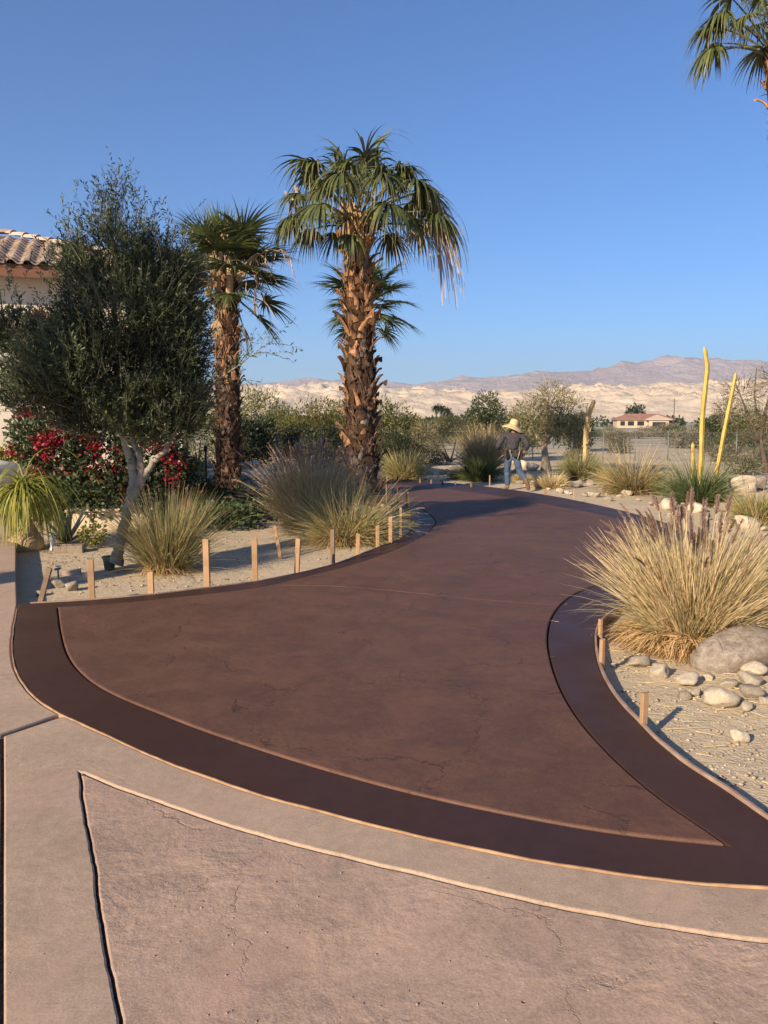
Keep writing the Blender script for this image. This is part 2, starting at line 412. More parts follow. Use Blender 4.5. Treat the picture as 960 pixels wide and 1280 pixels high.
# ------------------------------------------------------------------ terrain
def ground_z(x, y):
    z = -0.085 + .022 * noise.noise((x * .9, y * .9, 3)) + .012 * noise.noise((x * 3.1, y * 3.1, 7))
    if x < -.3 and 6 < y < 15: z -= .05 * min(1, (-.3 - x))
    d = max(0.0, math.hypot(x, y) - 24)
    z += min(1.0, d / 40) * (.16 * noise.noise((x * .08, y * .08, 1)) - .12) 
    z -= min(2.2, d * .004)
    if x > 2.4 and y < 9.5: z += .05 * max(0, min(1, (x - 2.4) / 1.2)) * max(0, min(1, (9.5 - y) / 2))
    return z
tx = np.concatenate([np.linspace(-1, 1, 261)]); ty = np.linspace(0, 1, 301)
xs = np.sinh(tx * 7.6) / math.sinh(7.6) * 9000; ys = -12 + np.sinh(ty * 7.2) / math.sinh(7.2) * 12000
V = np.array([(x, y, ground_z(x, y)) for y in ys for x in xs])
nx, ny = len(xs), len(ys)
i, j = np.meshgrid(np.arange(ny - 1), np.arange(nx - 1), indexing='ij')
F = np.stack([i * nx + j, i * nx + j + 1, (i + 1) * nx + j + 1, (i + 1) * nx + j], -1).reshape(-1, 4)
tag(obj('ground', mesh_np('ground', V, [F], MAT['sand'], smooth=True)), kind='structure')

# ------------------------------------------------------------------ driveway and apron
def gl(px, z=0.0): return [gp(u, v, z) for u, v in px]
FRONT_OUT = [(23, 755), (18, 785), (16, 812), (22, 840), (38, 864), (62, 884), (100, 903), (150, 926), (200, 948), (300, 985), (400, 1013), (500, 1039), (600, 1061), (700, 1080), (800, 1095), (900, 1105), (1000, 1111), (1090, 1113)]
RIGHT_OUT = [(1095, 1100), (1020, 1062), (960, 1024), (906, 986.5), (860, 957), (838, 940), (816, 921), (797, 901), (782, 886), (768, 869), (754, 846), (746, 824), (743, 803), (744, 788), (752, 774), (772, 760), (810, 748), (850, 738)]
BAY = [(890, 724), (905, 708), (902, 690), (880, 673), (840, 656), (800, 644), (760, 634), (700, 621.5), (640, 612), (580, 605), (530, 601), (480, 598), (420, 596), (340, 594), (240, 594)]
BACK = [(150, 594), (148, 603), (230, 608), (300, 612), (360, 616), (420, 621), (473, 629)]
LEFT_OUT = [(496, 636), (512, 645), (518, 655), (513, 664), (501, 672), (487, 679), (471, 685), (446, 695), (416, 706), (371, 717), (318, 727), (255, 735), (190, 743), (110, 750)]
fo = smooth_line(gl(FRONT_OUT), sub=6); ro = smooth_line(gl(RIGHT_OUT), sub=6)
rest = smooth_line(gl(RIGHT_OUT[-2:] + BAY), sub=6)[6:]
bk = smooth_line(gl(BACK), sub=4); lo = smooth_line(gl([BACK[-1]] + LEFT_OUT + [FRONT_OUT[0]]), sub=6)[1:-1]
outline = fo + ro[:-1] + rest + bk + lo
# stamped field inside the borders
FRONT_IN = [(71, 759), (75, 790), (84, 820), (105, 846), (140, 868), (200, 893), (260, 916), (350, 946), (450, 975.5), (560, 1003), (700, 1031), (800, 1046), (912, 1057.5)]
RIGHT_IN = [(912, 1057.5), (880, 1035), (840, 1008), (800, 977), (760, 940), (725, 900), (702, 862), (689, 825), (685.5, 795), (692, 769), (711, 748), (742, 733), (790, 722), (850, 714)]
BAY_IN = [(868, 704), (872, 694), (862, 683), (830, 668), (795, 656), (750, 643), (700, 634), (640, 622.5), (580, 614), (530, 608.5), (480, 605), (440, 603.5), (380, 603)]
LEFT_IN = [(380, 611), (440, 615), (500, 627), (530, 638.5), (543, 650), (540, 660), (524, 672), (500, 684), (470, 696), (430, 708.5), (385, 720), (325, 734), (255, 743), (180, 751), (110, 757)]
fi = smooth_line(gl(FRONT_IN), sub=6); ri = smooth_line(gl(RIGHT_IN), sub=6); bi = smooth_line(gl(RIGHT_IN[-1:] + BAY_IN), sub=6)[1:]; li = smooth_line(gl(LEFT_IN), sub=6)
inner = fi + ri[1:] + bi + li
if area2(inner) < 0: inner = inner[::-1]
drv = thing('driveway', 'new dark brown stained concrete driveway curving away past palms', 'driveway'); drv['kind'] = 'structure'
del drv['category']
slab('border', outline, MAT['border'], 0.0, .13, .008, holes=[inner], parent=drv)
fieldp = inset(inner, .011)
slab('stamped_field', fieldp, MAT['field'], 0.005, .10, .010, parent=drv)
base_in = inset(outline if area2(outline) > 0 else outline[::-1], .03)
slab('joint_bed', base_in, MAT['soil'], -.032, .03, .004, parent=drv)
# faint scored cross joint, a shallow ridge of pale residue
ln = smooth_line(gl([(352, 732), (430, 734), (520, 742), (600, 750), (690, 757)]), sub=6)
ribbon('cross_joint', ln, .006, .004, .0062, MAT['joint'], drv)

apr = thing('apron', 'old pinkish tan stamped concrete apron in front of the driveway', 'apron'); apr['kind'] = 'structure'
del apr['category']
GAP = .020
fo_ccw = fo                                       # left to right along the driveway's front edge
edge = [Vector((p.x + .004 * noise.noise((p.x * 6, p.y * 6, 3.3)), p.y + .004 * noise.noise((p.x * 6, p.y * 6, 8.1)), 0)) for p in resample(fo, .05)]
def offset_line(line, d):
    out = []; n = len(line)
    for k, p in enumerate(line):
        a = line[max(0, k - 1)]; b2 = line[min(n - 1, k + 1)]; t = Vector((b2.x - a.x, b2.y - a.y)).normalized()
        out.append(Vector((p.x + t.y * d, p.y - t.x * d, p.z)))   # to the right of travel = towards the camera
    return out
front_edge = offset_line(edge, .012)
B_LINE = smooth_line(gl([(99, 964), (150, 985), (220, 1009), (300, 1036), (400, 1063), (500, 1087), (600, 1111), (700, 1133), (800, 1152), (900, 1168), (1000, 1178), (1120, 1186)]), sub=6)
C_LINE0 = smooth_line(gl([(99, 964), (106, 1010), (116, 1070), (128, 1150), (142, 1230), (160, 1320), (190, 1480)]), sub=6)
def wobble(line, step, amp, f):
    return [Vector((p.x + amp * noise.noise((p.x * f, p.y * f, 1.7)) + amp * .5 * noise.noise((p.x * f * 5, p.y * f * 5, 4.1)), p.y + amp * noise.noise((p.x * f, p.y * f, 9.2)) + amp * .5 * noise.noise((p.x * f * 5, p.y * f * 5, 2.9)), 0)) for p in resample(line, step)]
B_LINE = wobble(B_LINE, .03, .006, 5); C_LINE = wobble(C_LINE0, .03, .007, 5)
E_LINE = gl([(3, 920), (3, 1000), (2, 1100), (1, 1280), (0, 1480)])
J0, J1 = gp(3, 919), gp(76, 893)
def cut_after(line, x): return [p for p in line if p.x > x]
# rim band round the old field
band = [p for p in front_edge if p.y < J1.y + .02 and p.x > J1.x - .3 and p.y < gp(76, 893).y]
tail_r = [gp(1130, 1125), Vector((2.5, 2.3, 0))]
Bd = offset_line(B_LINE, -.006); Cd = [Vector((p.x - .005, p.y, 0)) for p in C_LINE]
Bf = offset_line(B_LINE, .006); Cf = [Vector((p.x + .006, p.y, 0)) for p in C_LINE]
Ed = [Vector((p.x + .008, p.y, 0)) for p in E_LINE]; El = [Vector((p.x - .008, p.y, 0)) for p in E_LINE]
rim = [Ed[0]] + band + [Vector((2.6, 2.35, 0)), Vector((2.6, 1.9, 0))] + [p for p in Bd[::-1] if p.x < 2.55][:-1] + [Vector((Cd[0].x, Bd[0].y - .004, 0))] + Cd[1:] + [Vector((Ed[-1].x, Cd[-1].y, 0))] + Ed[::-1][1:-1]
slab('rim_slab', rim, MAT['apron_band'], 0.0, .12, .007, parent=apr)
fieldq = [Vector((Cf[0].x + .004, Bf[0].y - .002, 0))] + [p for p in Bf[1:] if p.x < 2.55] + [Vector((2.6, 1.85, 0)), Vector((2.6, Cf[-1].y, 0))] + Cf[::-1][:-1]
slab('field_slab', fieldq, MAT['apron'], -.003, .12, .007, parent=apr)
# slab at the left edge of view and the one beyond the short joint
slab('side_slab', [El[0] + Vector((0, -.012, 0)), Vector((-3.2, El[0].y - .05, 0)), Vector((-3.2, El[-1].y, 0)), El[-1]] + El[::-1][1:-1], MAT['apron_band'], 0.0, .12, .011, parent=apr)
upper = [p for p in front_edge if p.y >= J1.y][::-1]
up = [J1 + Vector((-.01, .022, 0))] + [p for p in upper[1:]][0:]
left_edge = gl([(21, 745), (20, 720), (20, 700), (20, 680), (20, 664), (12, 650), (6, 640)])
poly = [J0 + Vector((-.02, .016, 0)), J1 + Vector((-.02, .014, 0))] + [p for p in upper if p.y > J1.y + .05] + left_edge + [Vector((-14, left_edge[-1].y + .5, 0)), Vector((-14, J0.y + .1, 0))]
slab('walk_slab', poly, MAT['apron_band'], 0.0, .2, .011, parent=apr)
jb = [Vector((-3.1, 5.0, 0)), gp(40, 872), gp(100, 915), gp(300, 998), gp(600, 1072), gp(900, 1118), Vector((2.4, 2.2, 0)), Vector((2.4, .9, 0)), Vector((-3.1, .9, 0))]
slab('joint_bed', jb, MAT['grit'], -.024, .03, .004, parent=apr)
# thin bender boards still standing along the fresh concrete
fb = tag(ribbon('form_board', [p + Vector((0, 0, 0)) for p in offset_line(edge[4:-6], .002)], -.007, .10, .004, MAT['board']), 'thin tan bender board along the front edge of the driveway', 'form board', 'bender boards')
rline = resample(ro[3:], .05)
tag(ribbon('form_board', offset_line(rline, .002), -.014, .16, .012, MAT['board_pink']), 'thin stained bender board along the sandy right bank', 'form board', 'bender boards')
lline = resample(lo, .06)
tag(ribbon('form_board', offset_line(lline, .002), -.012, .14, .008, MAT['board_pink']), 'thin brown bender board along the planted island', 'form board', 'bender boards')

# ------------------------------------------------------------------ stakes
def stake_mesh(w, t, h, mat):
    g = Geo(); V, F = box(w, t, h + .15, .003, -.15); V = np.array(V); top = V[:, 2] > h - .02
    V[top, 2] += (V[top, 0] / w) * random.uniform(-.02, .02) + rng.normal(0, .0015, top.sum()); g.add(V, F)
    return g.mesh('stake', mat)
def stake(u, v, vt, w, label, group, mat='wood', rz=0.0, lean=(0, 0), z=-.02):
    p = gp(u, v, z); Y = p.y; h = at(u, vt, Y).z - z; w *= .86
    o = obj('wooden_stake', stake_mesh(w, .02 + w * .25, h, MAT[mat]), None, (p.x, p.y, z), (lean[0], lean[1], rz))
    return tag(o, label, 'stake', group)
SG = 'grade stakes along the driveway form'
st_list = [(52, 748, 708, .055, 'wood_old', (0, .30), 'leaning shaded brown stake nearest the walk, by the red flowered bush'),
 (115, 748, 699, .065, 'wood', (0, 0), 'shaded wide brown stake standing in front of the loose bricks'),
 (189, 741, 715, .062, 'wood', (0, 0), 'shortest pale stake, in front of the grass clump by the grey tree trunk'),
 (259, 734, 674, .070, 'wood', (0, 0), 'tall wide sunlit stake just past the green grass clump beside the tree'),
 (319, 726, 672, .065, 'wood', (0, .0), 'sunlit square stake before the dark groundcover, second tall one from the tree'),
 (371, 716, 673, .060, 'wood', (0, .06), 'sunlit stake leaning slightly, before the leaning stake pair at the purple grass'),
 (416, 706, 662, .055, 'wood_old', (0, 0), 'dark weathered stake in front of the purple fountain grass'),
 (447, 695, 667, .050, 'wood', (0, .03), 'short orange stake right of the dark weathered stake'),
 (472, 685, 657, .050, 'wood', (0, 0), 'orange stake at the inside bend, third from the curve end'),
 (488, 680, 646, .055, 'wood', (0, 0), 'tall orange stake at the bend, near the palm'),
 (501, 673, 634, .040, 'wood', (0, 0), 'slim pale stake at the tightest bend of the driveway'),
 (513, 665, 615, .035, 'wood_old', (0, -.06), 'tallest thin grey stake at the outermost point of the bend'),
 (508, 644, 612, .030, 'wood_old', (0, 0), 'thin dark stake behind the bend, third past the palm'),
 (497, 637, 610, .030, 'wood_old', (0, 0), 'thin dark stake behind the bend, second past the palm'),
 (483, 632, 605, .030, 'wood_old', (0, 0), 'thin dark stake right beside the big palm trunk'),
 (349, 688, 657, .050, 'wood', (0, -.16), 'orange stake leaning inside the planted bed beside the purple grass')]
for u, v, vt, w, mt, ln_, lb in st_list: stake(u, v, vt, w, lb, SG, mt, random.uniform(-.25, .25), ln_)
stake(804, 909, 866, .040, 'orange stake standing alone at the right sandy bank', SG, rz=.35)
stake(752, 833, 799, .035, 'orange stub stake at the right bank below the straw grass', SG, rz=.6)
stake(750, 797, 774, .030, 'reddish stub stake tucked under the straw grass at the curb tip', SG, rz=.4)
for u, v in [(484, 602), (497, 603), (510, 604), (525, 605.5), (539, 606.5), (553, 608), (569, 609.5), (589, 611)]:
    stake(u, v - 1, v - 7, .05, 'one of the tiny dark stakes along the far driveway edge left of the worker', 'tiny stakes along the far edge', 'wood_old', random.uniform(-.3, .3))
stake(612, 608, 594, .03, 'thin pale stake at the far edge just left of the worker', SG, 'wood')
stake(682, 620, 611, .06, 'short pale stake at the far edge under the small tree', SG, 'wood')
stake(717, 625, 613, .03, 'thin reddish stake at the far edge right of the small tree', SG, 'wood')

# ------------------------------------------------------------------ rocks
def rock_mesh(seed, mat, flat=.65, angular=.5):
    bm = bmesh.new(); bmesh.ops.create_icosphere(bm, subdivisions=3, radius=1)
    o = Vector((seed * 7.3, seed * 3.1, seed * 1.7))
    planes = [(Vector(rnd_dirs(1)[0]), random.uniform(.55, .85)) for _ in range(12)]
    for v in bm.verts:
        d = v.co.normalized(); r = 1 + .22 * noise.noise(d * 1.1 + o) + .10 * noise.noise(d * 2.7 + o) + .04 * noise.noise(d * 6 + o)
        for pn, pd in planes:
            k = d.dot(pn) * r
            if k > pd: r *= 1 - angular * (1 - pd / k)
        v.co = Vector((d.x * r, d.y * r * .85, d.z * r * flat))
    me = bpy.data.meshes.new('rock'); bm.to_mesh(me); bm.free()
    me.polygons.foreach_set('use_smooth', np.ones(len(me.polygons), dtype=bool)); me.materials.append(mat)
    return me
ROCKS = [rock_mesh(k, MAT['rock'] if k % 3 else MAT['rock_grey'], random.uniform(.55, .85), 1.25) for k in range(9)]
def rock(u, v, wpx, label, group, k=None, z=None, cat='stone', sink=.25, rz=None, ysc=1.0, zs=1.0, name='stone'):
    p = gp(u, v, -.07); p.z = ground_z(p.x, p.y)
    r = wpx / FPX * p.length * .5
    k = random.randrange(9) if k is None else k
    o = obj(name, ROCKS[k], None, (p.x, p.y + r * .5, p.z + r * .6 * (1 - sink) * zs), (random.uniform(-.15, .15), random.uniform(-.15, .15), random.uniform(0, 6.3) if rz is None else rz), (r, r * ysc, r * zs))
    return tag(o, label, cat, group)
MAT['granite'] = mat_noise('granite', (.22, .17, .13), (.47, .385, .305), 7, .88, .8, .03, 26, .2, detail=12)
bould = rock_mesh(31, MAT['granite'], .62, .9)
p = gp(930, 838, -.05); o = obj('boulder', bould, None, (p.x + .06, p.y + .22, ground_z(p.x, p.y) + .10), (.05, -.1, .3), (.36, .30, .30)); tag(o, 'large rounded pinkish grey boulder beside the straw grass clump', 'boulder')
NR = 'stones around the boulder'
for a in [(800, 834, 36, 'grey stone leftmost below the straw grass, next to a rounder pale one', 1), (829, 846, 34, 'round pale stone below the straw grass, second from the bank', 2),
          (863, 857, 34, 'flat pale stone between the round stone and the boulder', 4), (905, 884, 48, 'broad brownish stone in front of the boulder', 5), (913, 860, 26, 'upright pale stone leaning behind the broad brownish stone', 7),
          (945, 846, 36, 'flat slab stone on top of the pile under the boulder', 8), (941, 858, 34, 'second flat stone in the pile under the boulder', 4), (945, 872, 32, 'brown stone low in the pile under the boulder', 3),
          (938, 886, 22, 'small pale stone at the foot of the pile at frame edge', 1), (927, 926, 28, 'lone pale stone lying on open sand near the bank', 2), (872, 869, 18, 'small flat stone half buried before the broad one', 5), (856, 872, 20, 'small brown stone half buried in the sand', 6),
          (958, 880, 18, 'stone cut off by the frame edge beside the pile', 2), (888, 848, 18, 'small stone in weeds below the boulder', 7)]:
    rock(a[0], a[1], a[2], a[3], NR, a[4], sink=.3)
FR = 'pale stones along the far bank'
for a in [(938, 660, 34, 'round pale boulder behind the straw grass at the frame edge'), (841, 637, 30, 'broad pale stone left of the dark green grass tuft'), (873, 640, 26, 'pale stone in front of the dark green grass tuft'),
          (911, 640, 22, 'pale stone right of the dark green grass tuft'), (930, 615, 46, 'largest flat pale boulder right of the yellow columns'), (951, 612, 30, 'pale boulder at the frame edge behind the others'), (900, 617, 24, 'pale boulder just right of the yellow columns'),
          (785, 619, 16, 'small white stone before the wide brown grass'), (722, 608, 20, 'stone in the shade left of the wide brown grass'), (740, 602, 18, 'dark stone in the pile left of the wide brown grass'),
          (667, 588, 22, 'upright stone at the foot of the small tree trunk'), (655, 583, 20, 'pale stone right of the worker'), (640, 577, 16, 'stone seen behind the worker legs')]:
    rock(a[0], a[1], a[2], a[3], FR, sink=.3)
for _ in range(64):
    u = random.uniform(500, 960); edge_v = np.interp(u, [480, 640, 760, 880, 960], [596, 610, 632, 662, 690]) - 3
    v = edge_v - abs(random.gauss(0, 14)) - 2
    rock(u, v, random.uniform(5, 14), 'one of many small pale stones scattered on the sandy far bank', 'small stones scattered on the far bank', sink=.3)
for _ in range(34):
    u = random.uniform(200, 440); v = random.uniform(578, 590)
    rock(u, v, random.uniform(8, 20), 'one of the pale stones lining the road behind the two palms', 'stones lining the road behind the palms', sink=.3)
# pebbles and straw litter on the sand
pg = Geo(); base = np.array([v.co[:] for v in ROCKS[1].vertices]); 
bm = bmesh.new(); bmesh.ops.create_icosphere(bm, subdivisions=1, radius=1); bv = np.array([v.co[:] for v in bm.verts]); bf = np.array([[v.index for v in f.verts] for f in bm.faces]); bm.free()
def pebbles(n, fu, fv, smin, smax):
    for _ in range(n):
        p = gp(fu(), fv(), -.07); r = random.uniform(smin, smax) ** 1.0
        V = bv * (1 + rng.normal(0, .18, size=(len(bv), 1))) * np.array([r, r * .8, r * .6]); a = random.uniform(0, 6.3); ca, sa = math.cos(a), math.sin(a)
        V = V @ np.array([[ca, sa, 0], [-sa, ca, 0], [0, 0, 1]]) + np.array([p.x, p.y, ground_z(p.x, p.y) + r * .2])
        k = random.uniform(.7, 1.15); pg.add(V, [bf], (.42 * k, .34 * k, .25 * k))
def right_u(): return random.uniform(770, 960)
for _ in range(900):
    u = random.uniform(745, 990); v = random.uniform(770, 1040)
    if v > np.interp(u, [745, 754, 768, 797, 838, 860, 906, 960, 1020], [800, 840, 862, 894, 933, 950, 979, 1016, 1052]): continue
    pebbles(1, lambda: u, lambda: v, .004, .016)
pebbles(500, lambda: random.uniform(40, 500), lambda: random.uniform(655, 735), .006, .022)
pebbles(700, lambda: random.uniform(480, 960), lambda: random.uniform(560, 600), .02, .07)
def grit(n, fu, fv, z):
    for _ in range(n):
        p = gp(fu(), fv(), 0); r = random.uniform(.0016, .0042); V = bv * (1 + rng.normal(0, .2, size=(len(bv), 1))) * r + np.array([p.x, p.y, z + r * .5]); k = random.uniform(.5, 1.4); pg.add(V, [bf], (.36 * k, .27 * k, .2 * k))
grit(45, lambda: random.uniform(0, 960), lambda: random.uniform(1180, 1280), -.004); grit(20, lambda: random.uniform(150, 500), lambda: random.uniform(1090, 1200), -.004)
tag(obj('gravel', pg.mesh('gravel', mat_attr('gravel_stone', .9, 0, .2, .2, 20), True)), 'loose pebbles scattered over the sand', 'gravel', kind='stuff')
n = 150; P = []; D = []
while len(P) < n:
    u = random.uniform(745, 990); v = random.uniform(800, 1040)
    if v > np.interp(u, [745, 754, 768, 797, 838, 860, 906, 960, 1020], [800, 840, 862, 894, 933, 950, 979, 1016, 1052]) - 4: continue
    if random.random() > math.exp(-(v - 830) / 90): continue
    p = gp(u, v, -.06); P.append((p.x, p.y, ground_z(p.x, p.y) + .012)); a = random.gauss(-.2, .5); D.append((math.cos(a), math.sin(a), .02))
for u, v in [(708, 756), (722, 770), (693, 779), (735, 745), (696, 822), (745, 726)]:
    p = gp(u + random.uniform(-6, 6), v, .0); P.append((p.x, p.y, .011)); a = random.uniform(0, 6.3); D.append((math.cos(a), math.sin(a), .01))
n = len(P)
SL_ = rng.uniform(.06, .34, n); SL_[-6:] *= .4
V, F, t, kk = strips(P, D, SL_, .0045, 0.05, 3)
tag(obj('straw_litter', mesh_np('straw_litter', V, F, MAT['grass'], np.broadcast_to((.62, .48, .26), (len(V), 3)))), 'dry straw blades lying on the sand', 'straw', kind='stuff')
# fallen leaves in the planted island
n = 700; P = []
while len(P) < n:
    u, v = random.uniform(30, 330), random.uniform(664, 732)
    if random.random() > (.9 if v < 706 and u < 230 else .25): continue
    p = gp(u, v, -.12); P.append((p.x, p.y, ground_z(p.x, p.y) + .006))
D = rnd_dirs(n); D[:, 2] *= .15; V, F = leaves(np.array(P), D, np.cross(D, rnd_dirs(n) * .2 + np.array([0, 0, 1.0])), rng.uniform(.03, .06, n), rng.uniform(.012, .03, n))
tag(obj('leaf_litter', mesh_np('leaf_litter', V, F, MAT['fibre'], np.repeat(mixc((.16, .09, .045), (.38, .26, .14), rng.random(n)), 4, axis=0))), 'dry brown fallen leaves on the planted island', 'leaf litter', kind='stuff')
#==PART2==
# ------------------------------------------------------------------ hills and mountains
def ridged(x, y, s, o=6, seed=0.0):
    v = 0.0; a = .5; f = s
    for _ in range(o):
        n = 1 - abs(noise.noise((x * f, y * f, seed))); v += n * n * a; a *= .5; f *= 2.05
    return v
def range_mesh(name, y0, y1, rows, az0, az1, cols, prof, s, amp, mat, seed, zb=-12):
    az = np.linspace(az0, az1, cols); yy = np.linspace(y0, y1, rows); V = []
    for r, y in enumerate(yy):
        f = r / (rows - 1); env = min(1.0, (f / .8)) ** .9 if f < .8 else 1 - (f - .8) / .2 * .8
        for a in az:
            x = a * y; h = np.interp(a, prof[0], prof[1]) * y1 * .86
            q = ridged(x, y, s, 6, seed)
            V.append((x, y, zb + h * env * (1 - amp + amp * 1.35 * q * (1.25 - .25 * env)) + (0 if f else -20)))
    i, j = np.meshgrid(np.arange(rows - 1), np.arange(cols - 1), indexing='ij')
    F = np.stack([i * cols + j, i * cols + j + 1, (i + 1) * cols + j + 1, (i + 1) * cols + j], -1).reshape(-1, 4)
    return obj(name, mesh_np(name, V, [F], mat, smooth=True))
def skyl(px):
    a = [(u - 480) / FPX for u, v in px]; e = [math.tan(math.atan((640 - v) / FPX) - PITCH) for u, v in px]
    return a, e
m, nt, b = newmat('badland_clay'); p = pos(nt)
c = ramp(nt, noise_node(nt, p, .004, 6, .65), [(.3, (.58, .45, .31)), (.55, (.66, .52, .37)), (.75, (.70, .575, .43))])
nt.links.new(c, b.inputs['Base Color']); b.inputs['Roughness'].default_value = 1.0; b.inputs['Specular IOR Level'].default_value = .05
bump(nt, b, noise_node(nt, p, .016, 8, .72), .7, 16)
MAT['badland'] = m
m, nt, b = newmat('far_mountain_rock'); p = pos(nt)
c = ramp(nt, noise_node(nt, p, .0011, 7, .65), [(.3, (.40, .30, .27)), (.7, (.55, .43, .38))])
nt.links.new(c, b.inputs['Base Color']); b.inputs['Roughness'].default_value = 1.0; b.inputs['Specular IOR Level'].default_value = .05
bump(nt, b, noise_node(nt, p, .004, 8, .7), 1.0, 90)
MAT['mountain'] = m
hp = skyl([(-200, 492), (0, 486), (200, 478), (330, 474), (420, 473), (500, 477), (600, 480), (660, 479), (720, 474), (780, 472), (860, 471), (960, 466), (1200, 470)])
tag(range_mesh('badland_hills', 1500, 2900, 90, -1.0, 1.0, 620, hp, .0078, .42, MAT['badland'], 3.0), kind='structure')
mp = skyl([(-200, 480), (100, 478), (300, 474), (345, 471), (395, 466), (440, 470), (500, 470), (560, 466), (610, 461), (650, 456), (690, 458), (735, 456), (765, 447), (800, 440), (850, 438), (890, 441), (940, 445), (1000, 452), (1200, 462)])
tag(range_mesh('mountain_range', 5200, 8200, 60, -1.0, 1.0, 420, mp, .0013, .24, MAT['mountain'], 8.0), kind='structure')

# ------------------------------------------------------------------ far trees, house, pole
def bush_geo(n, lobes, ls, lw, cols, up=.3, shell=.45):
    """leaf cloud over ellipsoid lobes [(centre, radii)]"""
    w = np.array([l[1][0] * l[1][1] * l[1][2] for l in lobes]) ** .7; w /= w.sum()
    idx = rng.choice(len(lobes), n, p=w)
    C = np.array([l[0] for l in lobes])[idx]; Rr = np.array([l[1] for l in lobes])[idx]
    d = rnd_dirs(n); rad = shell + (1 - shell) * rng.random(n) ** .6
    rad *= 1 + .22 * np.sin(d[:, 0] * 7 + idx) * np.cos(d[:, 1] * 6 + d[:, 2] * 5)
    P = C + d * Rr * rad[:, None]
    D = nrm(d + rnd_dirs(n) * .9 + np.array([0, 0, up])); S = rnd_dirs(n)
    V, F = leaves(P, D, S, ls * rng.uniform(.6, 1.4, n), lw * rng.uniform(.7, 1.3, n))
    t = rng.random(n); cl = np.sin(P[:, 0] * 3.1 + 1) * np.sin(P[:, 1] * 2.7) * np.sin(P[:, 2] * 3.7 + 2)
    C = mixc(cols[0], cols[1], np.clip(t * .7 + .15 + cl * .5, 0, 1))
    return V, F, np.repeat(C, 4, axis=0)
g = Geo()
for k in range(330):
    az = random.uniform(-.38, .62); y = random.uniform(230, 430); h = random.uniform(1.8, 4.4) * (.75 + y / 900); w = random.uniform(2.5, 5.5)
    if .26 < az < .40 and y < 340: continue
    x = az * y; z = ground_z(x, y)
    tone = random.uniform(.7, 1.2)
    V, F, C = bush_geo(70, [((x, y, z + h * .45), (w, w, h * .55))], 1.5, 1.0, ((.024 * tone, .036 * tone, .014 * tone), (.07 * tone, .085 * tone, .03 * tone)))
    g.add(V, F, C)
tag(obj('treeline', g.mesh('treeline', MAT['leaf'])), 'dark green line of date groves at the foot of the hills', 'treeline', kind='stuff')

def shrub_meshes(name, n, lobes, ls, lw, cols, stems=7, mat='leaf', stemmat='bark_dark', sr=.02, up=.3, shell=.45):
    V, F, C = bush_geo(n, lobes, ls, lw, cols, up, shell); g = Geo().add(V, F, C); fm = g.mesh(name + '_foliage', MAT[mat])
    g = Geo()
    for k in range(stems):
        l = lobes[k % len(lobes)]; tip = np.array(l[0]) + rnd_dirs(1)[0] * np.array(l[1]) * .7
        mid = tip * np.array([.35, .35, .5]) + rng.normal(0, .05, 3)
        P = np.array([[0, 0, -.1], mid * .5, mid, tip]); P = P + rng.normal(0, .02, P.shape)
        g.add(*tube(P, [sr, sr * .8, sr * .55, sr * .2], 5))
    return fm, g.mesh(name + '_stems', MAT[stemmat], True)
def place_shrub(ms, x, y, label, cat, group=None, s=1.0, rz=None, name='desert_shrub', zs=None):
    t = thing(name, label, cat, (x, y, ground_z(x, y)), random.uniform(0, 6.3) if rz is None else rz, group)
    t.scale = (s, s, zs or s)
    obj('foliage', ms[0], t); obj('stem', ms[1], t)
    return t
# low desert scrub out on the flat
low = [shrub_meshes('scrub', 1500, [((0, 0, .35), (.7, .7, .4)), ((.5, .2, .3), (.5, .5, .33)), ((-.4, .3, .28), (.5, .45, .3))], .11, .035, c) for c in
       [((.05, .055, .025), (.17, .16, .08)), ((.09, .085, .045), (.24, .20, .12)), ((.035, .045, .02), (.11, .12, .05)), ((.14, .12, .08), (.30, .25, .17))]]
for k in range(85):
    y = random.uniform(27, 120) if k < 55 else random.uniform(80, 210); az = random.uniform(-.02, .52)
    place_shrub(low[random.randrange(4)], az * y, y, 'one of the many low shrubs on the open desert flat beyond the driveway', 'shrub', 'low desert shrubs on the flat', random.uniform(.7, 1.5) * (1 + y / 220))
for k in range(6):
    u, y = [(606, 250), (716, 240), (700, 230), (655, 245), (870, 210), (752, 190)][k]
    p = at(u, 530, y)
# three far palms
def far_palm(u, y, vt, label):
    p = at(u, 530, y); zt = at(u, vt, y).z; z0 = ground_z(p.x, p.y)
    t = thing('far_palm', label, 'palm tree', (p.x, p.y, z0), 0, 'three far palms above the groves')
    h = zt - z0; obj('trunk', Geo().add(*tube([(0, 0, -.5), (.05, 0, h * .5), (0, 0, h - .8)], [.3, .24, .22], 6)).mesh('trunk', MAT['bark_dark'], True), t)
    n = 150; d = rnd_dirs(n); V, F, tt, kk = strips(np.tile([0, 0, h - 1.0], (n, 1)) + d * .2, d + np.array([0, 0, .35]), rng.uniform(1.6, 2.6, n), .26, 1.3, 3)
    obj('crown', mesh_np('crown', V, F, MAT['frond'], mixc((.02, .03, .012), (.06, .07, .03), rng.random(n))[kk]), t)
far_palm(545, 260, 506, 'leftmost of the three far palms rising above the groves')
far_palm(551.5, 255, 506.5, 'middle of the three far palms rising above the groves')
far_palm(559, 265, 509.5, 'shortest, separate palm of the three above the groves')
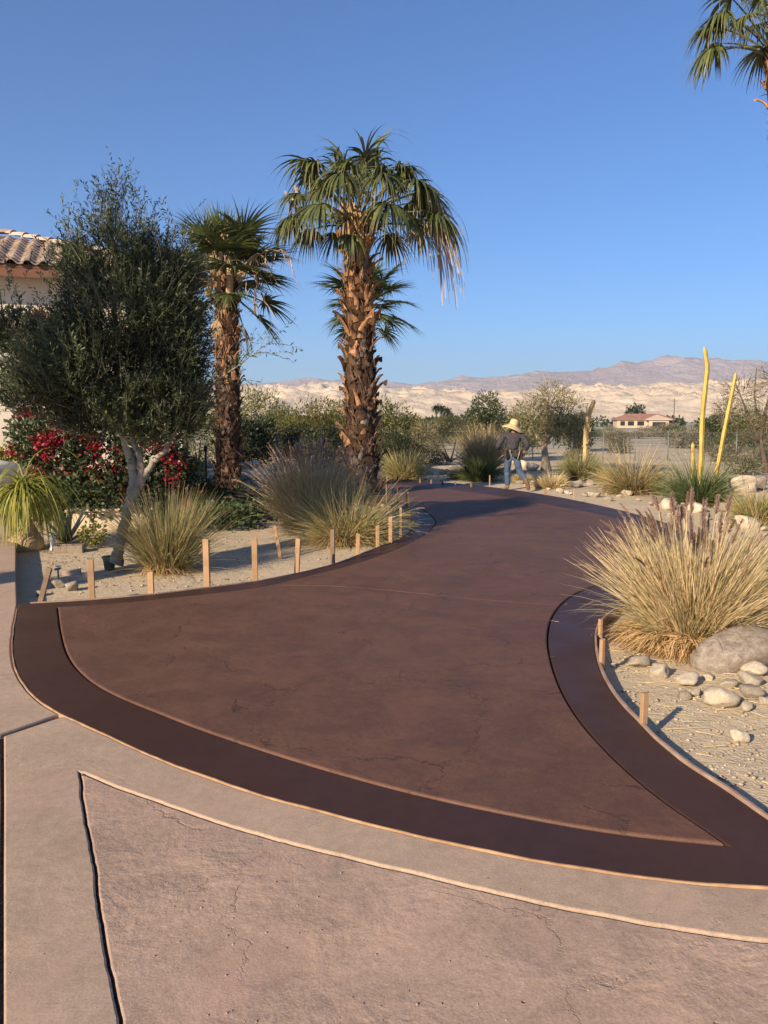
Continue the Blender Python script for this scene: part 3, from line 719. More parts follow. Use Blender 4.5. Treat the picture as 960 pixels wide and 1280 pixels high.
# far house
MAT['far_roof'] = mat_noise('far_roof_tile', (.26, .13, .095), (.34, .18, .13), .6, .9, .3, .05, 2, .1)
MAT['far_wall'] = mat_noise('far_wall', (.46, .34, .24), (.54, .41, .30), .4, .9, 0, 0)
MAT['glass_dark'] = mat_noise('dark_glass', (.02, .02, .022), (.03, .03, .035), 1, .15, 0, 0, spec=.6)
hc = at(803, 530, 300); hz = ground_z(hc.x, hc.y)
fh = thing('ranch_house', 'low tan house with red brown hipped roof on the far plain', 'house', (hc.x, 300, hz), -.12)
def hip(w, d, h, ov):
    w2, d2 = w / 2 + ov, d / 2 + ov; r = w2 - d2
    V = [(-w2, -d2, 0), (w2, -d2, 0), (w2, d2, 0), (-w2, d2, 0), (-r, 0, h), (r, 0, h), (-w2, -d2, -.3), (w2, -d2, -.3), (w2, d2, -.3), (-w2, d2, -.3)]
    return np.array(V, dtype=float), [np.array([(0, 1, 5, 4), (2, 3, 4, 5), (0, 6, 7, 1), (1, 7, 8, 2), (2, 8, 9, 3), (3, 9, 6, 0), (9, 8, 7, 6)]), np.array([(1, 2, 5), (3, 0, 4)])]
V, F = box(20, 9, 3.0); g = Geo().add(V, F); V, F = box(7, 8, 2.9); g.add(V + np.array([4.5, -3, 0]), F); obj('wall', g.mesh('wall', MAT['far_wall']), fh)
V, F = hip(20, 9, 2.0, .7); rf = obj('roof', Geo().add(V + np.array([0, 0, 3.3]), F).mesh('roof', MAT['far_roof']), fh)
V, F = hip(8, 8.0, 1.7, .6); obj('roof_wing', Geo().add(V + np.array([4.5, -3, 3.2]), F).mesh('roof_wing', MAT['far_wall']), rf)
for x, w in [(-8, 1.6), (-5, 2.2), (-1.5, 2.4), (9, 1.5)]:
    V, F = box(w, .15, 1.6); obj('window', Geo().add(V + np.array([x, -4.5, .9]), F).mesh('window', MAT['glass_dark']), fh)
V, F = box(4.6, .15, 2.1); obj('garage_door', Geo().add(V + np.array([4.5, -7.02, .1]), F).mesh('garage_door', MAT['glass_dark']), fh)
ms = shrub_meshes('round_tree', 900, [((0, 0, 3.6), (2.6, 2.6, 2.3)), ((1.8, 0, 3.2), (1.8, 1.8, 1.6)), ((-1.7, .3, 3.2), (1.7, 1.7, 1.5))], .6, .35, ((.018, .028, .012), (.045, .06, .025)), 6, sr=.18)
p = at(794, 530, 310); place_shrub(ms, p.x, p.y, 'dark round tree behind the far house roof', 'tree', None, 1.5, name='shade_tree')
p = at(842, 530, 270); zt = at(842, 497, 270).z
ut = thing('utility_pole', 'thin dark utility pole right of the far house', 'pole', (p.x, p.y, ground_z(p.x, p.y)))
obj('shaft', Geo().add(*tube([(0, 0, -.5), (0, 0, zt + 1.0)], [.17, .12], 6)).mesh('shaft', MAT['bark_dark'], True), ut)
V, F = box(2.2, .14, .16); obj('crossarm', Geo().add(V + np.array([0, 0, zt]), F).mesh('crossarm', MAT['bark_dark']), ut)

# chain-link fences
MAT['galv'] = mat_noise('galvanised_steel', (.16, .16, .155), (.24, .24, .23), 6, .6, 0, 0, spec=.5)
MAT['galv'].node_tree.nodes['Principled BSDF'].inputs['Metallic'].default_value = .6
def chain_fence(a, b2, h, npost, label, pitch=.10, wr=.0016):
    a = Vector(a); b2 = Vector(b2); L = (b2 - a).length; rz = math.atan2(b2.y - a.y, b2.x - a.x)
    t = thing('chain_link_fence', label, 'fence', (a.x, a.y, ground_z(a.x, a.y)), rz)
    pm = Geo().add(*tube([(0, 0, -.3), (0, 0, h + .04)], .022, 8)).mesh('post', MAT['galv'], True)
    for k in range(npost): obj('post', pm, t, (L * k / (npost - 1), 0, 0))
    obj('rail', Geo().add(*tube([(0, 0, h), (L, 0, h)], .008, 6)).mesh('rail', MAT['galv'], True), t)
    g = Geo(); m_ = int((L + h) / pitch); tri = np.array([0, 2.094, 4.189])
    for s in (1, -1):
        x0 = np.arange(m_) * pitch - (h if s > 0 else 0); xa = x0 if s > 0 else x0; xb = x0 + h * s if s > 0 else x0 - h
        za = np.full(m_, .03); zb = np.full(m_, h)
        dx = xb - xa
        ta = np.clip(np.where(dx > 0, (0 - xa) / dx, (L - xa) / dx), 0, 1); tb = np.clip(np.where(dx > 0, (L - xa) / dx, (0 - xa) / dx), 0, 1)
        ok = tb - ta > .02; xa2 = xa + dx * ta; xb2 = xa + dx * tb; z1 = za + (zb - za) * ta; z2 = za + (zb - za) * tb
        for k in np.where(ok)[0]:
            o1 = np.stack([wr * np.cos(tri) * .7, wr * np.sin(tri), wr * np.cos(tri) * -.7 * s], -1)
            V = np.concatenate([o1 + [xa2[k], 0, z1[k]], o1 + [xb2[k], 0, z2[k]]]); g.add(V, [np.array([(0, 1, 4, 3), (1, 2, 5, 4), (2, 0, 3, 5)])])
    obj('wire_mesh', g.mesh('wire_mesh', MAT['galv']), t)
    return t
chain_fence(at(715, 560, 36), at(1010, 560, 33), 1.25, 8, 'chain-link fence crossing the desert behind the yellow columns')
chain_fence(at(345, 560, 27), at(432, 560, 27.5), 1.1, 4, 'chain-link fence panel between the two palms behind the purple grass')
chain_fence(at(480, 560, 38), at(715, 560, 36.2), 1.25, 6, 'chain-link fence on the flat left of the small pale-trunked tree')

# ------------------------------------------------------------------ grasses
STRAW, GREEN, TAN = (.60, .45, .20), (.17, .20, .055), (.46, .32, .15)
def grass_clump(x, y, n, L, rad, label, group='fountain grass clumps', cols=(STRAW, GREEN, TAN), green=.4, plumes=30, pl=.18, pcol=(.30, .21, .17), spread=.55, droop=.75, w=.006, thatch=.25, lean=(0, 0), name='fountain_grass', bristles=70, dead=(.58, .38, .17), trad=.7):
    z = ground_z(x, y)
    t = thing(name, label, 'ornamental grass', (x, y, z), 0, group); t['kind'] = 'thing'
    a = rng.random(n) * 2 * np.pi; r = rad * np.sqrt(rng.random(n))
    P = np.stack([r * np.cos(a), r * np.sin(a), np.full(n, -.02)], -1)
    tilt = np.abs(rng.normal(0, spread, n)) * .8 + r / rad * spread * .55
    a2 = a + rng.normal(0, .5, n)
    D = np.stack([np.sin(tilt) * np.cos(a2) + lean[0], np.sin(tilt) * np.sin(a2) + lean[1], np.cos(tilt)], -1)
    LL = L * rng.uniform(.55, 1.1, n)
    V, F, tt, kk = strips(P, D, LL, w * rng.uniform(.6, 1.3, n), droop * rng.uniform(.3, 1.3, n) * np.where(rng.random(n) < .12, 2.6, 1.0), 6, taper=.1)
    isg = rng.random(n) < green; c0 = np.where(isg[:, None], mixc(cols[1], cols[0], rng.random(n) * .5), mixc(cols[0], cols[2], rng.random(n)))
    C = c0[kk] * (0.85 + .3 * rng.random(n))[kk, None]
    C = mixc(C, np.array(cols[0]), np.clip(tt - .55, 0, 1) * .9 * rng.random(n)[kk]); C = mixc(np.broadcast_to(np.array(dead) * .9, C.shape), C, np.clip(tt * 4, 0, 1))
    obj('blades', mesh_np('blades', V, F, MAT['grass'], C), t)['kind'] = 'stuff'
    if thatch:
        m_ = int(n * thatch); a = rng.random(m_) * 2 * np.pi; r = rad * (0.5 + trad * rng.random(m_))
        P = np.stack([r * np.cos(a), r * np.sin(a), .02 + .12 * rng.random(m_) * L], -1); a2 = a + rng.normal(0, .9, m_)
        D = np.stack([np.cos(a2), np.sin(a2), rng.uniform(-.1, .7, m_)], -1)
        V, F, tt, kk = strips(P, D, L * rng.uniform(.25, .6, m_), w * .9, 1.9, 5, taper=.1)
        V[:, 2] = np.maximum(V[:, 2], .004 + .03 * rng.random(m_)[kk] - z * 0)
        obj('thatch', mesh_np('thatch', V, F, MAT['grass'], mixc(dead, np.array(dead) * .65, rng.random(m_))[kk]), t)['kind'] = 'stuff'
    if plumes:
        m_ = plumes; a = rng.random(m_) * 2 * np.pi; r = rad * .6 * np.sqrt(rng.random(m_))
        P = np.stack([r * np.cos(a), r * np.sin(a), np.zeros(m_)], -1); tilt = np.abs(rng.normal(.2, spread * 1.0, m_))
        D = nrm(np.stack([np.sin(tilt) * np.cos(a) + lean[0], np.sin(tilt) * np.sin(a) + lean[1], np.cos(tilt)], -1))
        LL = L * rng.uniform(.72, 1.1, m_); dr = rng.uniform(.2, .6, m_)
        g = Geo(); V, F, tt, kk = strips(P, D, LL, w * .7, dr, 6, taper=.5); g.add(V, F, np.broadcast_to(cols[0], (len(V), 3)))
        V6 = V.reshape(m_, 7, 2, 3).mean(2); tip = V6[:, -1]; d = nrm(V6[:, -1] - V6[:, -2])
        nb = bristles; q = rng.random((m_, nb)); pp = tip[:, None, :] + (q * pl)[..., None] * d[:, None, :] * rng.uniform(.7, 1.3, (m_, 1, 1)) - np.array([0, 0, 1]) * (q ** 2 * pl * .22)[..., None]
        bd = d[:, None, :] * 1.9 + rnd_dirs(m_ * nb).reshape(m_, nb, 3)
        V, F, tt, kk = strips(pp.reshape(-1, 3), bd.reshape(-1, 3), pl * .17 * np.repeat(rng.uniform(.6, 1.2, m_), nb) * (1.15 - .75 * q.ravel()), w * .45, .2, 1, taper=.3)
        pc = mixc(pcol, np.array(pcol) * np.array([1.45, 1.35, 1.2]), rng.random(m_ * nb))
        g.add(V, F, pc[kk])
        obj('plumes', g.mesh('plumes', MAT['grass']), t)['kind'] = 'stuff'
    return t
p = gp(852, 802, -.05)
grass_clump(p.x + .13, p.y + .12, 3500, .98, .20, 'big straw coloured fountain grass with purple plumes beside the boulder', cols=((.74, .58, .33), (.24, .245, .085), (.62, .44, .235)), green=.26, plumes=90, pl=.22, pcol=(.25, .165, .135), spread=.38, droop=.7, w=.0095, thatch=1.6, bristles=190, trad=1.5)
p = gp(975, 775, -.05); grass_clump(p.x, p.y + .25, 1500, .75, .16, 'second straw grass clump behind the boulder, cut by the frame edge', green=.4, plumes=26, w=.0065, thatch=.4)
p = gp(206, 715, -.12); grass_clump(p.x, p.y + .1, 2100, 1.02, .17, 'upright green and straw grass clump beside the pale tree trunk', cols=((.52, .40, .19), (.12, .155, .045), (.40, .27, .14)), green=.62, plumes=26, pl=.13, pcol=(.36, .22, .16), spread=.38, droop=.75, w=.007, thatch=.2, bristles=50)
p = gp(398, 668, -.12); grass_clump(p.x - .12, p.y + .5, 3400, 1.16, .34, 'tall purple plumed fountain grass in front of the big palm', cols=((.56, .42, .23), (.24, .235, .09), (.46, .33, .19)), green=.35, plumes=260, pl=.28, pcol=(.30, .21, .165), spread=.33, droop=.6, w=.011, thatch=.2, bristles=60)
p = gp(428, 684, -.12); grass_clump(p.x + .05, p.y + .3, 2300, 1.0, .30, 'lower straw and green grass clump at the foot of the purple plumed grass', cols=((.58, .46, .22), (.17, .19, .055), (.42, .30, .14)), green=.45, plumes=20, pl=.16, spread=.72, droop=1.1, w=.009, thatch=.35)
def far_grass(u, v, hpx, wpx, label, green, cols=(STRAW, GREEN, TAN), plumes=40, spread=.6, pcol=(.30, .21, .17), dead=(.58, .38, .17), droop=.9, n=1300, name='fountain_grass'):
    p = gp(u, v, -.1); s = p.length / FPX
    L = hpx * s * 1.12; grass_clump(p.x, p.y + wpx * s * .2, n, L, wpx * s * .20, label, cols=cols, green=green, plumes=plumes, pl=.2, pcol=pcol, spread=spread, droop=droop, w=.010 + .0004 * p.length, thatch=.25, bristles=26, dead=dead, name=name)
far_grass(505, 602, 40, 50, 'round straw and green grass right of the big palm across the road', .45, cols=((.52, .42, .19), (.19, .20, .06), (.40, .30, .14)))
far_grass(796, 619, 52, 74, 'wide brown plumed grass clump on the far bank before the fence', .38, cols=((.50, .38, .18), (.15, .17, .05), (.36, .25, .12)), plumes=70, spread=.8)
far_grass(877, 633, 54, 54, 'dark green grass tuft with purple plumes below the yellow columns', .95, cols=((.22, .24, .09), (.06, .095, .03), (.12, .14, .05)), plumes=26, pcol=(.16, .10, .09), dead=(.2, .18, .08), spread=.62)
far_grass(951, 657, 40, 54, 'yellow green grass clump at the frame edge behind the straw grass', .55, cols=((.55, .43, .18), (.20, .22, .06), (.40, .30, .14)), plumes=14)
far_grass(604, 594, 54, 36, 'tall tan grass left of the worker hat', .12, cols=((.52, .38, .19), (.2, .2, .07), (.42, .29, .15)), plumes=90, spread=.36, pcol=(.46, .33, .19))
far_grass(600, 603, 34, 40, 'dark green strappy grass at the feet of the worker', .95, cols=((.20, .22, .08), (.055, .085, .025), (.12, .13, .05)), plumes=0, dead=(.2, .17, .08))
far_grass(690, 612, 22, 44, 'pale dry grass tuft under the small tree', .1, cols=((.58, .45, .24), (.3, .27, .1), (.5, .37, .2)), plumes=0, spread=.8)
far_grass(727, 603, 36, 38, 'green tuft around the dry flower stalk', .7, cols=((.45, .37, .16), (.12, .15, .045), (.3, .24, .1)), plumes=6)
far_grass(574, 600, 16, 26, 'small pale dry tuft left of the worker on the bank', .2, plumes=0, n=600)
far_grass(653, 606, 14, 26, 'small dry tuft behind the worker boots', .1, plumes=0, n=600)
far_grass(765, 606, 20, 30, 'small dry tuft left of the wide brown plumed grass', .3, plumes=0, n=600)

# ------------------------------------------------------------------ trees and shrubs beyond the driveway
def limb_tree(name, label, x, y, trunk_pts, r0, limbs, lobes, nleaf, ls, lw, cols, bark, mat='leaf', twigs=0, up=.2, shell=.35, cat='tree', group=None, twigcol=(.2, .16, .1)):
    z = ground_z(x, y); t = thing(name, label, cat, (x, y, z), 0, group)
    tp = np.array(trunk_pts, dtype=float); rr = np.linspace(r0, r0 * .6, len(tp)); rr[0] *= 1.35
    obj('trunk', Geo().add(*tube(np.array(smooth_line(tp.tolist(), sub=4)), np.interp(np.linspace(0, 1, (len(tp) - 1) * 4 + 1), np.linspace(0, 1, len(tp)), rr), 10)).mesh('trunk', bark, True), t)
    for lp, lr in limbs:
        P = np.array(smooth_line(lp, sub=4)); obj('limb', Geo().add(*tube(P, np.linspace(lr, lr * .3, len(P)), 7)).mesh('limb', bark, True), t)
    g = Geo(); V, F, C = bush_geo(nleaf, lobes, ls, lw, cols, up, shell); g.add(V, F, C)
    if twigs:
        li = rng.integers(0, len(lobes), twigs); C0 = np.array([l[0] for l in lobes])[li]; R0 = np.array([l[1] for l in lobes])[li]; d = rnd_dirs(twigs) + np.array([0, 0, .35])
        P = C0 + d * R0 * rng.uniform(.2, .7, (twigs, 1)); V, F, tt, kk = strips(P, d + rng.normal(0, .4, (twigs, 3)), R0.mean(1) * rng.uniform(.4, .9, twigs), .012 + .0006 * y, .3, 4); g.add(V, F, mixc(twigcol, np.array(twigcol) * 1.8, rng.random(twigs))[kk])
    cr = obj('crown', g.mesh('crown', MAT[mat]), t)
    return t
# small pale-trunked tree right of the worker
p = gp(683, 588, -.1)
limb_tree('palo_verde_tree', 'small olive green tree with pale forked trunk right of the worker', p.x, p.y, [(0, 0, -.1), (-.05, 0, .4), (-.1, 0, .85)], .16,
    [([(-.1, 0, .8), (-.4, .1, 1.3), (-.7, .2, 2.1)], .09), ([(-.1, 0, .8), (.15, 0, 1.3), (.5, -.1, 2.2)], .09), ([(-.1, 0, .8), (0, .2, 1.6), (.1, .3, 2.6)], .08)],
    [((-.5, 0, 1.75), (.9, .9, .75)), ((.5, .1, 1.8), (.95, .9, .8)), ((.1, 0, 2.35), (.9, .8, .65)), ((.9, 0, 1.3), (.6, .6, .55)), ((-1.0, .1, 1.5), (.5, .5, .6)), ((.3, -.1, 1.3), (1.0, .8, .45))],
    5200, .12, .028, ((.10, .10, .032), (.29, .26, .10)), MAT['bark_tan'], twigs=420, twigcol=(.26, .20, .11), shell=.2)
p = at(606, 560, 40); limb_tree('green_bush_tree', 'dense dark green small tree above the tall tan grass', p.x, p.y, [(0, 0, -.1), (.05, 0, .8), (0, 0, 1.5)], .12,
    [([(0, 0, 1.4), (.3, 0, 2.0), (.5, 0, 2.6)], .06)], [((0, 0, 2.4), (.75, .7, .8)), ((-.45, 0, 1.9), (.6, .6, .6)), ((.5, 0, 2.0), (.6, .6, .6))], 2400, .16, .06, ((.035, .045, .018), (.10, .12, .045)), MAT['bark_dark'])
p = at(640, 560, 34); place_shrub(shrub_meshes('olive_shrub', 3000, [((0, 0, 1.3), (1.0, .9, 1.1)), ((.8, 0, 1.2), (.8, .7, .9)), ((-.6, 0, 1.0), (.6, .6, .8))], .14, .035, ((.09, .095, .035), (.24, .22, .09)), sr=.03, shell=.25), p.x, p.y, 'olive green shrub directly behind the worker hat', 'shrub', None, .95, 0, 'olive_shrub')
# sprawling small tree left of the worker
p = gp(563, 580, -.1)
limb_tree('sprawling_tree', 'low sprawling brownish tree with bare leaning stems left of the worker', p.x, p.y, [(0, 0, -.1), (-.15, 0, .25), (-.3, 0, .5)], .06,
    [([(-.3, 0, .45), (-.7, 0, .9), (-1.1, .1, 1.4)], .045), ([(0, 0, .1), (.15, 0, .7), (.3, .1, 1.4)], .04), ([(0, 0, .1), (-.3, .1, .8), (-.5, .2, 1.5)], .035), ([(0, 0, .1), (.5, 0, .5), (.9, .1, 1.1)], .03)],
    [((-.9, 0, 1.25), (.7, .6, .4)), ((.2, 0, 1.4), (.8, .7, .45)), ((.9, 0, 1.0), (.6, .5, .4)), ((-1.4, 0, .9), (.5, .4, .4))], 1900, .13, .03, ((.11, .095, .035), (.26, .21, .10)), MAT['bark_dark'], twigs=220)
# bare mesquite at the frame edge
p = at(948, 560, 26)
limb_tree('bare_mesquite', 'sparse nearly bare mesquite tree at the frame edge behind the yellow columns', p.x + .3, p.y, [(0, 0, -.1), (-.1, 0, .5), (-.25, 0, 1.1)], .10,
    [([(-.25, 0, 1.0), (-.7, 0, 1.9), (-1.1, .1, 2.9)], .05), ([(-.25, 0, 1.0), (-.1, 0, 2.2), (.2, .1, 3.3)], .055), ([(-.2, 0, .9), (.5, 0, 1.8), (1.1, 0, 2.7)], .05), ([(-.3, 0, 1.0), (-1.1, 0, 1.5), (-1.7, 0, 2.2)], .035), ([(-.2, 0, 1.3), (-.5, 0, 2.4), (-.5, 0, 3.4)], .035)],
    [((-.9, 0, 2.5), (.9, .7, .7)), ((.2, 0, 2.9), (.9, .7, .7)), ((1.0, 0, 2.3), (.8, .7, .8)), ((-1.4, 0, 1.9), (.6, .5, .5)), ((.2, 0, 1.7), (1.2, .8, .5))],
    1500, .12, .03, ((.10, .10, .04), (.22, .20, .09)), MAT['bark_dark'], twigs=620, twigcol=(.17, .135, .085), shell=.1)
# pale fallen branch leaning up into it
a, b_ = gp(903, 597, -.05), at(941, 521, 17.2)
tag(obj('leaning_branch', Geo().add(*tube(np.array(smooth_line([a, a.lerp(b_, .5) + Vector((.06, 0, -.03)), b_], sub=5)), np.linspace(.022, .008, 11), 6)).mesh('leaning_branch', MAT['bark_pale'], True)), 'thin pale bare branch leaning right of the yellow columns', 'branch')
p = gp(933, 594, -.1); place_shrub(low[0], p.x, p.y + .4, 'low dark brown mound shrub right of the yellow columns', 'shrub', None, .8, name='mound_shrub')
# green hedge-like shrubs behind the palms
YG = ((.075, .072, .018), (.21, .185, .046)); DG = ((.02, .026, .012), (.06, .07, .03))
def tall(cols, n=4200, ls=.16, lw=.045, shell=.35): return shrub_meshes('tall_shrub', n, [((0, 0, 1.2), (1.3, 1.0, 1.25)), ((1.0, .1, 1.0), (1.0, .9, 1.0)), ((-1.0, 0, .95), (1.0, .9, .95)), ((.3, 0, 2.0), (.7, .6, .6)), ((-.5, 0, 1.8), (.7, .6, .7))], ls, lw, cols, 9, sr=.03, shell=shell)
yg = [tall(YG), tall(((.060, .066, .018), (.17, .165, .048)))]; dg = tall(DG, ls=.18, lw=.07); lg = tall(((.12, .12, .042), (.29, .27, .11)))
BGG = 'tall shrubs behind the palms'
for u, y, s, ms, lb in [(398, 36, 1.05, yg[0], 'tall yellow green shrub left of the big palm trunk'), (352, 38, .95, yg[1], 'yellow green shrub behind the wire fence, further left'), (436, 38, 1.05, yg[0], 'yellow green shrub half hidden by the big palm trunk'),
                        (482, 33, 1.0, yg[1], 'yellow green shrub just right of the big palm trunk'), (318, 40, 1.35, lg, 'pale feathery green shrub right of the second palm'), (330, 32, .72, dg, 'dark hedge shrub right of the second palm'), (372, 33, .62, dg, 'dark low shrub behind the wire fence'),
                        (300, 31, .75, dg, 'dark hedge shrub directly behind the second palm'), (246, 30, .95, lg, 'pale green shrub left of the second palm'), (500, 30, .5, dg, 'dark low shrub right of the big palm base'), (410, 32, .6, dg, 'dark low shrub behind the purple grass'),
                        (560, 70, 1.0, yg[1], 'yellow green shrub out on the flat before the groves'), (590, 62, .8, yg[1], 'smaller shrub out on the flat before the groves'), (520, 60, .9, yg[0], 'shrub out on the flat right of the big palm'), (725, 48, .9, dg, 'dark shrub right of the small pale-trunked tree'),
                        (940, 44, 1.0, yg[1], 'green shrub behind the bare mesquite'), (905, 60, 1.0, dg, 'dark shrub between the yellow columns far back')]:
    p = at(u, 560, y); place_shrub(ms, p.x, p.y, lb, 'shrub', BGG, s, name='tall_shrub')
p = gp(240, 583, -.1); far_grass(240, 590, 24, 40, 'small green fan grass behind the road left of the second palm', .95, cols=((.28, .28, .1), (.1, .13, .04), (.2, .2, .07)), plumes=0, dead=(.25, .22, .1), n=500)

# yellow ribbed columns
def ribbed(name, pts, r, n, mat, label=None, parent=None):
    P = np.array(smooth_line(pts, sub=8)); m_ = len(P); ns = n * 4; th = np.linspace(0, 2 * np.pi, ns, endpoint=False)
    prof = 1 - .55 * np.abs(np.sin(th * n / 2))
    V, F = tube(P, 1.0, ns); Vr = V[:m_ * ns].reshape(m_, ns, 3); tt = np.linspace(0, 1, m_)
    rr = r * (1 - .3 * tt) * np.where(tt > .93, np.sqrt(np.maximum(1 - ((tt - .93) / .07) ** 2, .02)), 1) * (1 + .07 * np.sin(tt * 42))
    Vr = P[:, None, :] + (Vr - P[:, None, :]) * rr[:, None, None] * prof[None, :, None]
    V[:m_ * ns] = Vr.reshape(-1, 3)
    return obj(name, mesh_np(name, V, F, mat, smooth=True), parent)
MAT['yellow'] = mat_noise('yellow_cactus_skin', (.42, .28, .05), (.56, .40, .11), 7, .55, .3, .006, 60, .35)
MAT['stalk'] = mat_noise('dry_flower_stalk', (.42, .28, .12), (.58, .42, .20), 9, .85, .5, .01, 50, .15)
p0 = gp(876, 622, -.1); Y = p0.y + .35
euph = thing('columnar_euphorbia', 'tall yellow ribbed columnar succulent pair rising from the dark green tuft', 'succulent', (p0.x, Y, ground_z(p0.x, Y)))
o_ = Vector(euph.location)
def rel(u, v): return at(u, v, Y) - o_
ribbed('column', [rel(872, 622), rel(876, 575), rel(878, 520), rel(883, 470), rel(883.5, 456), rel(880, 433)], .068, 5, MAT['yellow'], parent=euph)
ribbed('column', [rel(888, 622), rel(897, 583), rel(905, 540), rel(914, 495), rel(920, 465)], .060, 5, MAT['yellow'], parent=euph)
ribbed('column', [rel(866, 615), rel(866, 580), rel(866, 553)], .055, 6, MAT['yellow'], parent=euph)
p0 = gp(733, 601, -.1); Y = p0.y; 
ds = thing('dry_flower_stalk', 'tan dry flower stalk standing above the green tuft right of the tree', 'flower stalk', (p0.x, Y, ground_z(p0.x, Y))); o_ = Vector(ds.location)
ribbed('stalk', [rel(732, 602), rel(732, 560), rel(733, 535), rel(737, 515), rel(743, 500)], .09, 5, MAT['stalk'], parent=ds)
V, F, tt, kk = strips(np.tile(np.array(rel(733, 550))[None], (40, 1)) + rng.normal(0, .06, (40, 3)) + np.stack([np.zeros(40), np.zeros(40), rng.uniform(-.5, .9, 40)], -1), rnd_dirs(40) * .5 + np.array([.1, 0, 1]), .22, .03, .2, 3)
obj('bracts', mesh_np('bracts', V, F, MAT['grass'], np.broadcast_to((.50, .36, .17), (len(V), 3))), ds)
p0 = gp(738, 600, -.1)
yl = thing('yucca_rosette', 'yellowed sword-leaf rosette beside the dry flower stalk', 'yucca', (p0.x + .25, p0.y, ground_z(p0.x, p0.y)))
n = 60; d = rnd_dirs(n); d[:, 2] = np.abs(d[:, 2]) + .3; V, F, tt, kk = strips(np.zeros((n, 3)), d, .55, .04, .3, 3); obj('leaves', mesh_np('leaves', V, F, MAT['leaf'], mixc((.30, .26, .07), (.12, .15, .04), rng.random(n))[kk]), yl)
#==PART3==
# ------------------------------------------------------------------ house on the left
HX, HY, HRZ = -4.3, 17.0, R(20)
house = thing('stucco_house', 'pale stucco house with clay barrel tile roof behind the dark tree', 'house', (HX, HY, -.1), HRZ)
EZ, OV, SL = 4.62, .55, math.tan(R(18)); HL, HD = 9.5, 8.0
g = Geo()
V, F = box(HL, .25, EZ - .12); g.add(V + np.array([-HL / 2, .125, 0]), F)
V, F = box(.25, HD - .26, EZ - .12); g.add(V + np.array([-.125, HD / 2 + .13, 0]), F)
obj('wall', g.mesh('wall', MAT['stucco']), house)
rtop = EZ + SL * 4.0
RV = [(-HL, -OV, EZ), (OV, -OV, EZ), (OV, HD - OV, EZ), (-HL, HD - OV, EZ), (OV - 4.0, 4.0 - OV, rtop), (-HL, 4.0 - OV, rtop)]
RV = RV + [(x, y, z - .06) for x, y, z in RV]
roof = obj('roof', mesh_np('roof', RV, [np.array([(0, 1, 4, 5), (2, 3, 5, 4), (0, 6, 7, 1), (1, 7, 8, 2), (2, 8, 9, 3), (6, 11, 10, 7), (8, 10, 11, 9), (0, 5, 11, 6), (3, 9, 11, 5)]), np.array([(1, 2, 4), (7, 10, 8)])], MAT['fascia']), house)
V, F = box(HL + OV - .02, .04, .17); obj('fascia', Geo().add(V + np.array([(-HL + OV) / 2, -OV + .03, EZ - .23]), F).mesh('fascia', MAT['fascia']), house)
V, F = box(HL + OV - .06, OV - .06, .03); obj('soffit', Geo().add(V + np.array([(-HL + OV) / 2, -OV / 2 + .01, EZ - .155]), F).mesh('soffit', MAT['stucco']), house)
# one S-shaped tile, shared by all
nx_ = 13; xs_ = np.linspace(0, .30, nx_); prof = np.where(xs_ < .17, .058 * np.sin(xs_ / .17 * np.pi), -.022 * np.sin((xs_ - .17) / .13 * np.pi))
Vt = []
for y_, lift in ((-.03, .030), (.40, .004)):
    for th_ in (0, .020):
        for k in range(nx_): Vt.append((xs_[k] - .15, y_, prof[k] + lift + th_))
Vt = np.array(Vt); Q = []
for k in range(nx_ - 1):
    Q += [(nx_ + k, nx_ + k + 1, 3 * nx_ + k + 1, 3 * nx_ + k), (k + 1, k, 2 * nx_ + k, 2 * nx_ + k + 1), (k, k + 1, nx_ + k + 1, nx_ + k)]
tile_me = mesh_np('roof_tile', Vt, [np.array(Q)], MAT['tile'])
cnt = 0
for c_ in range(10):
    s_ = c_ * .37; yy = -OV - .05 + s_ * math.cos(R(18))
    for k in range(30):
        x = OV - .16 - k * .285
        if (OV - x) < (yy + OV) + .05: continue
        if x < -6.6 or cnt >= 285: continue
        o = obj('roof_tile', tile_me, roof, (x, yy, EZ + (yy + OV) * SL + .008), (R(18), random.uniform(-.02, .02), random.uniform(-.02, .02))); cnt += 1
# hip and ridge cap tiles
th = np.linspace(0, np.pi, 9); capV = []
for y_, r_, lift in ((0, .115, .03), (.46, .095, .0)):
    for rr_ in (r_, r_ - .02):
        for a in th: capV.append((rr_ * math.cos(a), y_, rr_ * math.sin(a) * .85 + lift))
capV = np.array(capV); Q = []
for k in range(8): Q += [(k, k + 1, 18 + k + 1, 18 + k), (9 + k + 1, 9 + k, 27 + k, 27 + k + 1), (k + 1, k, 9 + k, 9 + k + 1)]
cap_me = mesh_np('cap_tile', capV, [np.array(Q)], MAT['tile'])
hipd = Vector((-1, 1, SL)).normalized(); hr = hipd.to_track_quat('Y', 'Z').to_euler(); hl = Vector((4, 4, 4 * SL)).length
k = 0
while k * .40 < hl:
    q = Vector((OV, -OV, EZ + .05)) + hipd * (k * .40); obj('cap_tile', cap_me, roof, q, hr); k += 1
for k in range(15): obj('cap_tile', cap_me, roof, (OV - 4.0 - k * .40, 4 - OV, rtop + .05), (0, 0, R(90)))
# low cream planter wall
a, b_ = at(84, 640, 12.5), at(190, 640, 12.8); L = (b_ - a).length
pw = thing('planter_wall', 'low cream stucco wall under the red flowered bush', 'wall', (a.x, a.y, -.15), math.atan2(b_.y - a.y, b_.x - a.x))
V, F = box(L, .2, .30, .01); obj('wall', Geo().add(V + np.array([L / 2, 0, 0]), F).mesh('wall', MAT['cream']), pw)
V, F = box(L + .04, .26, .05, .01); obj('coping', Geo().add(V + np.array([L / 2, 0, .301]), F).mesh('coping', MAT['cream']), pw)

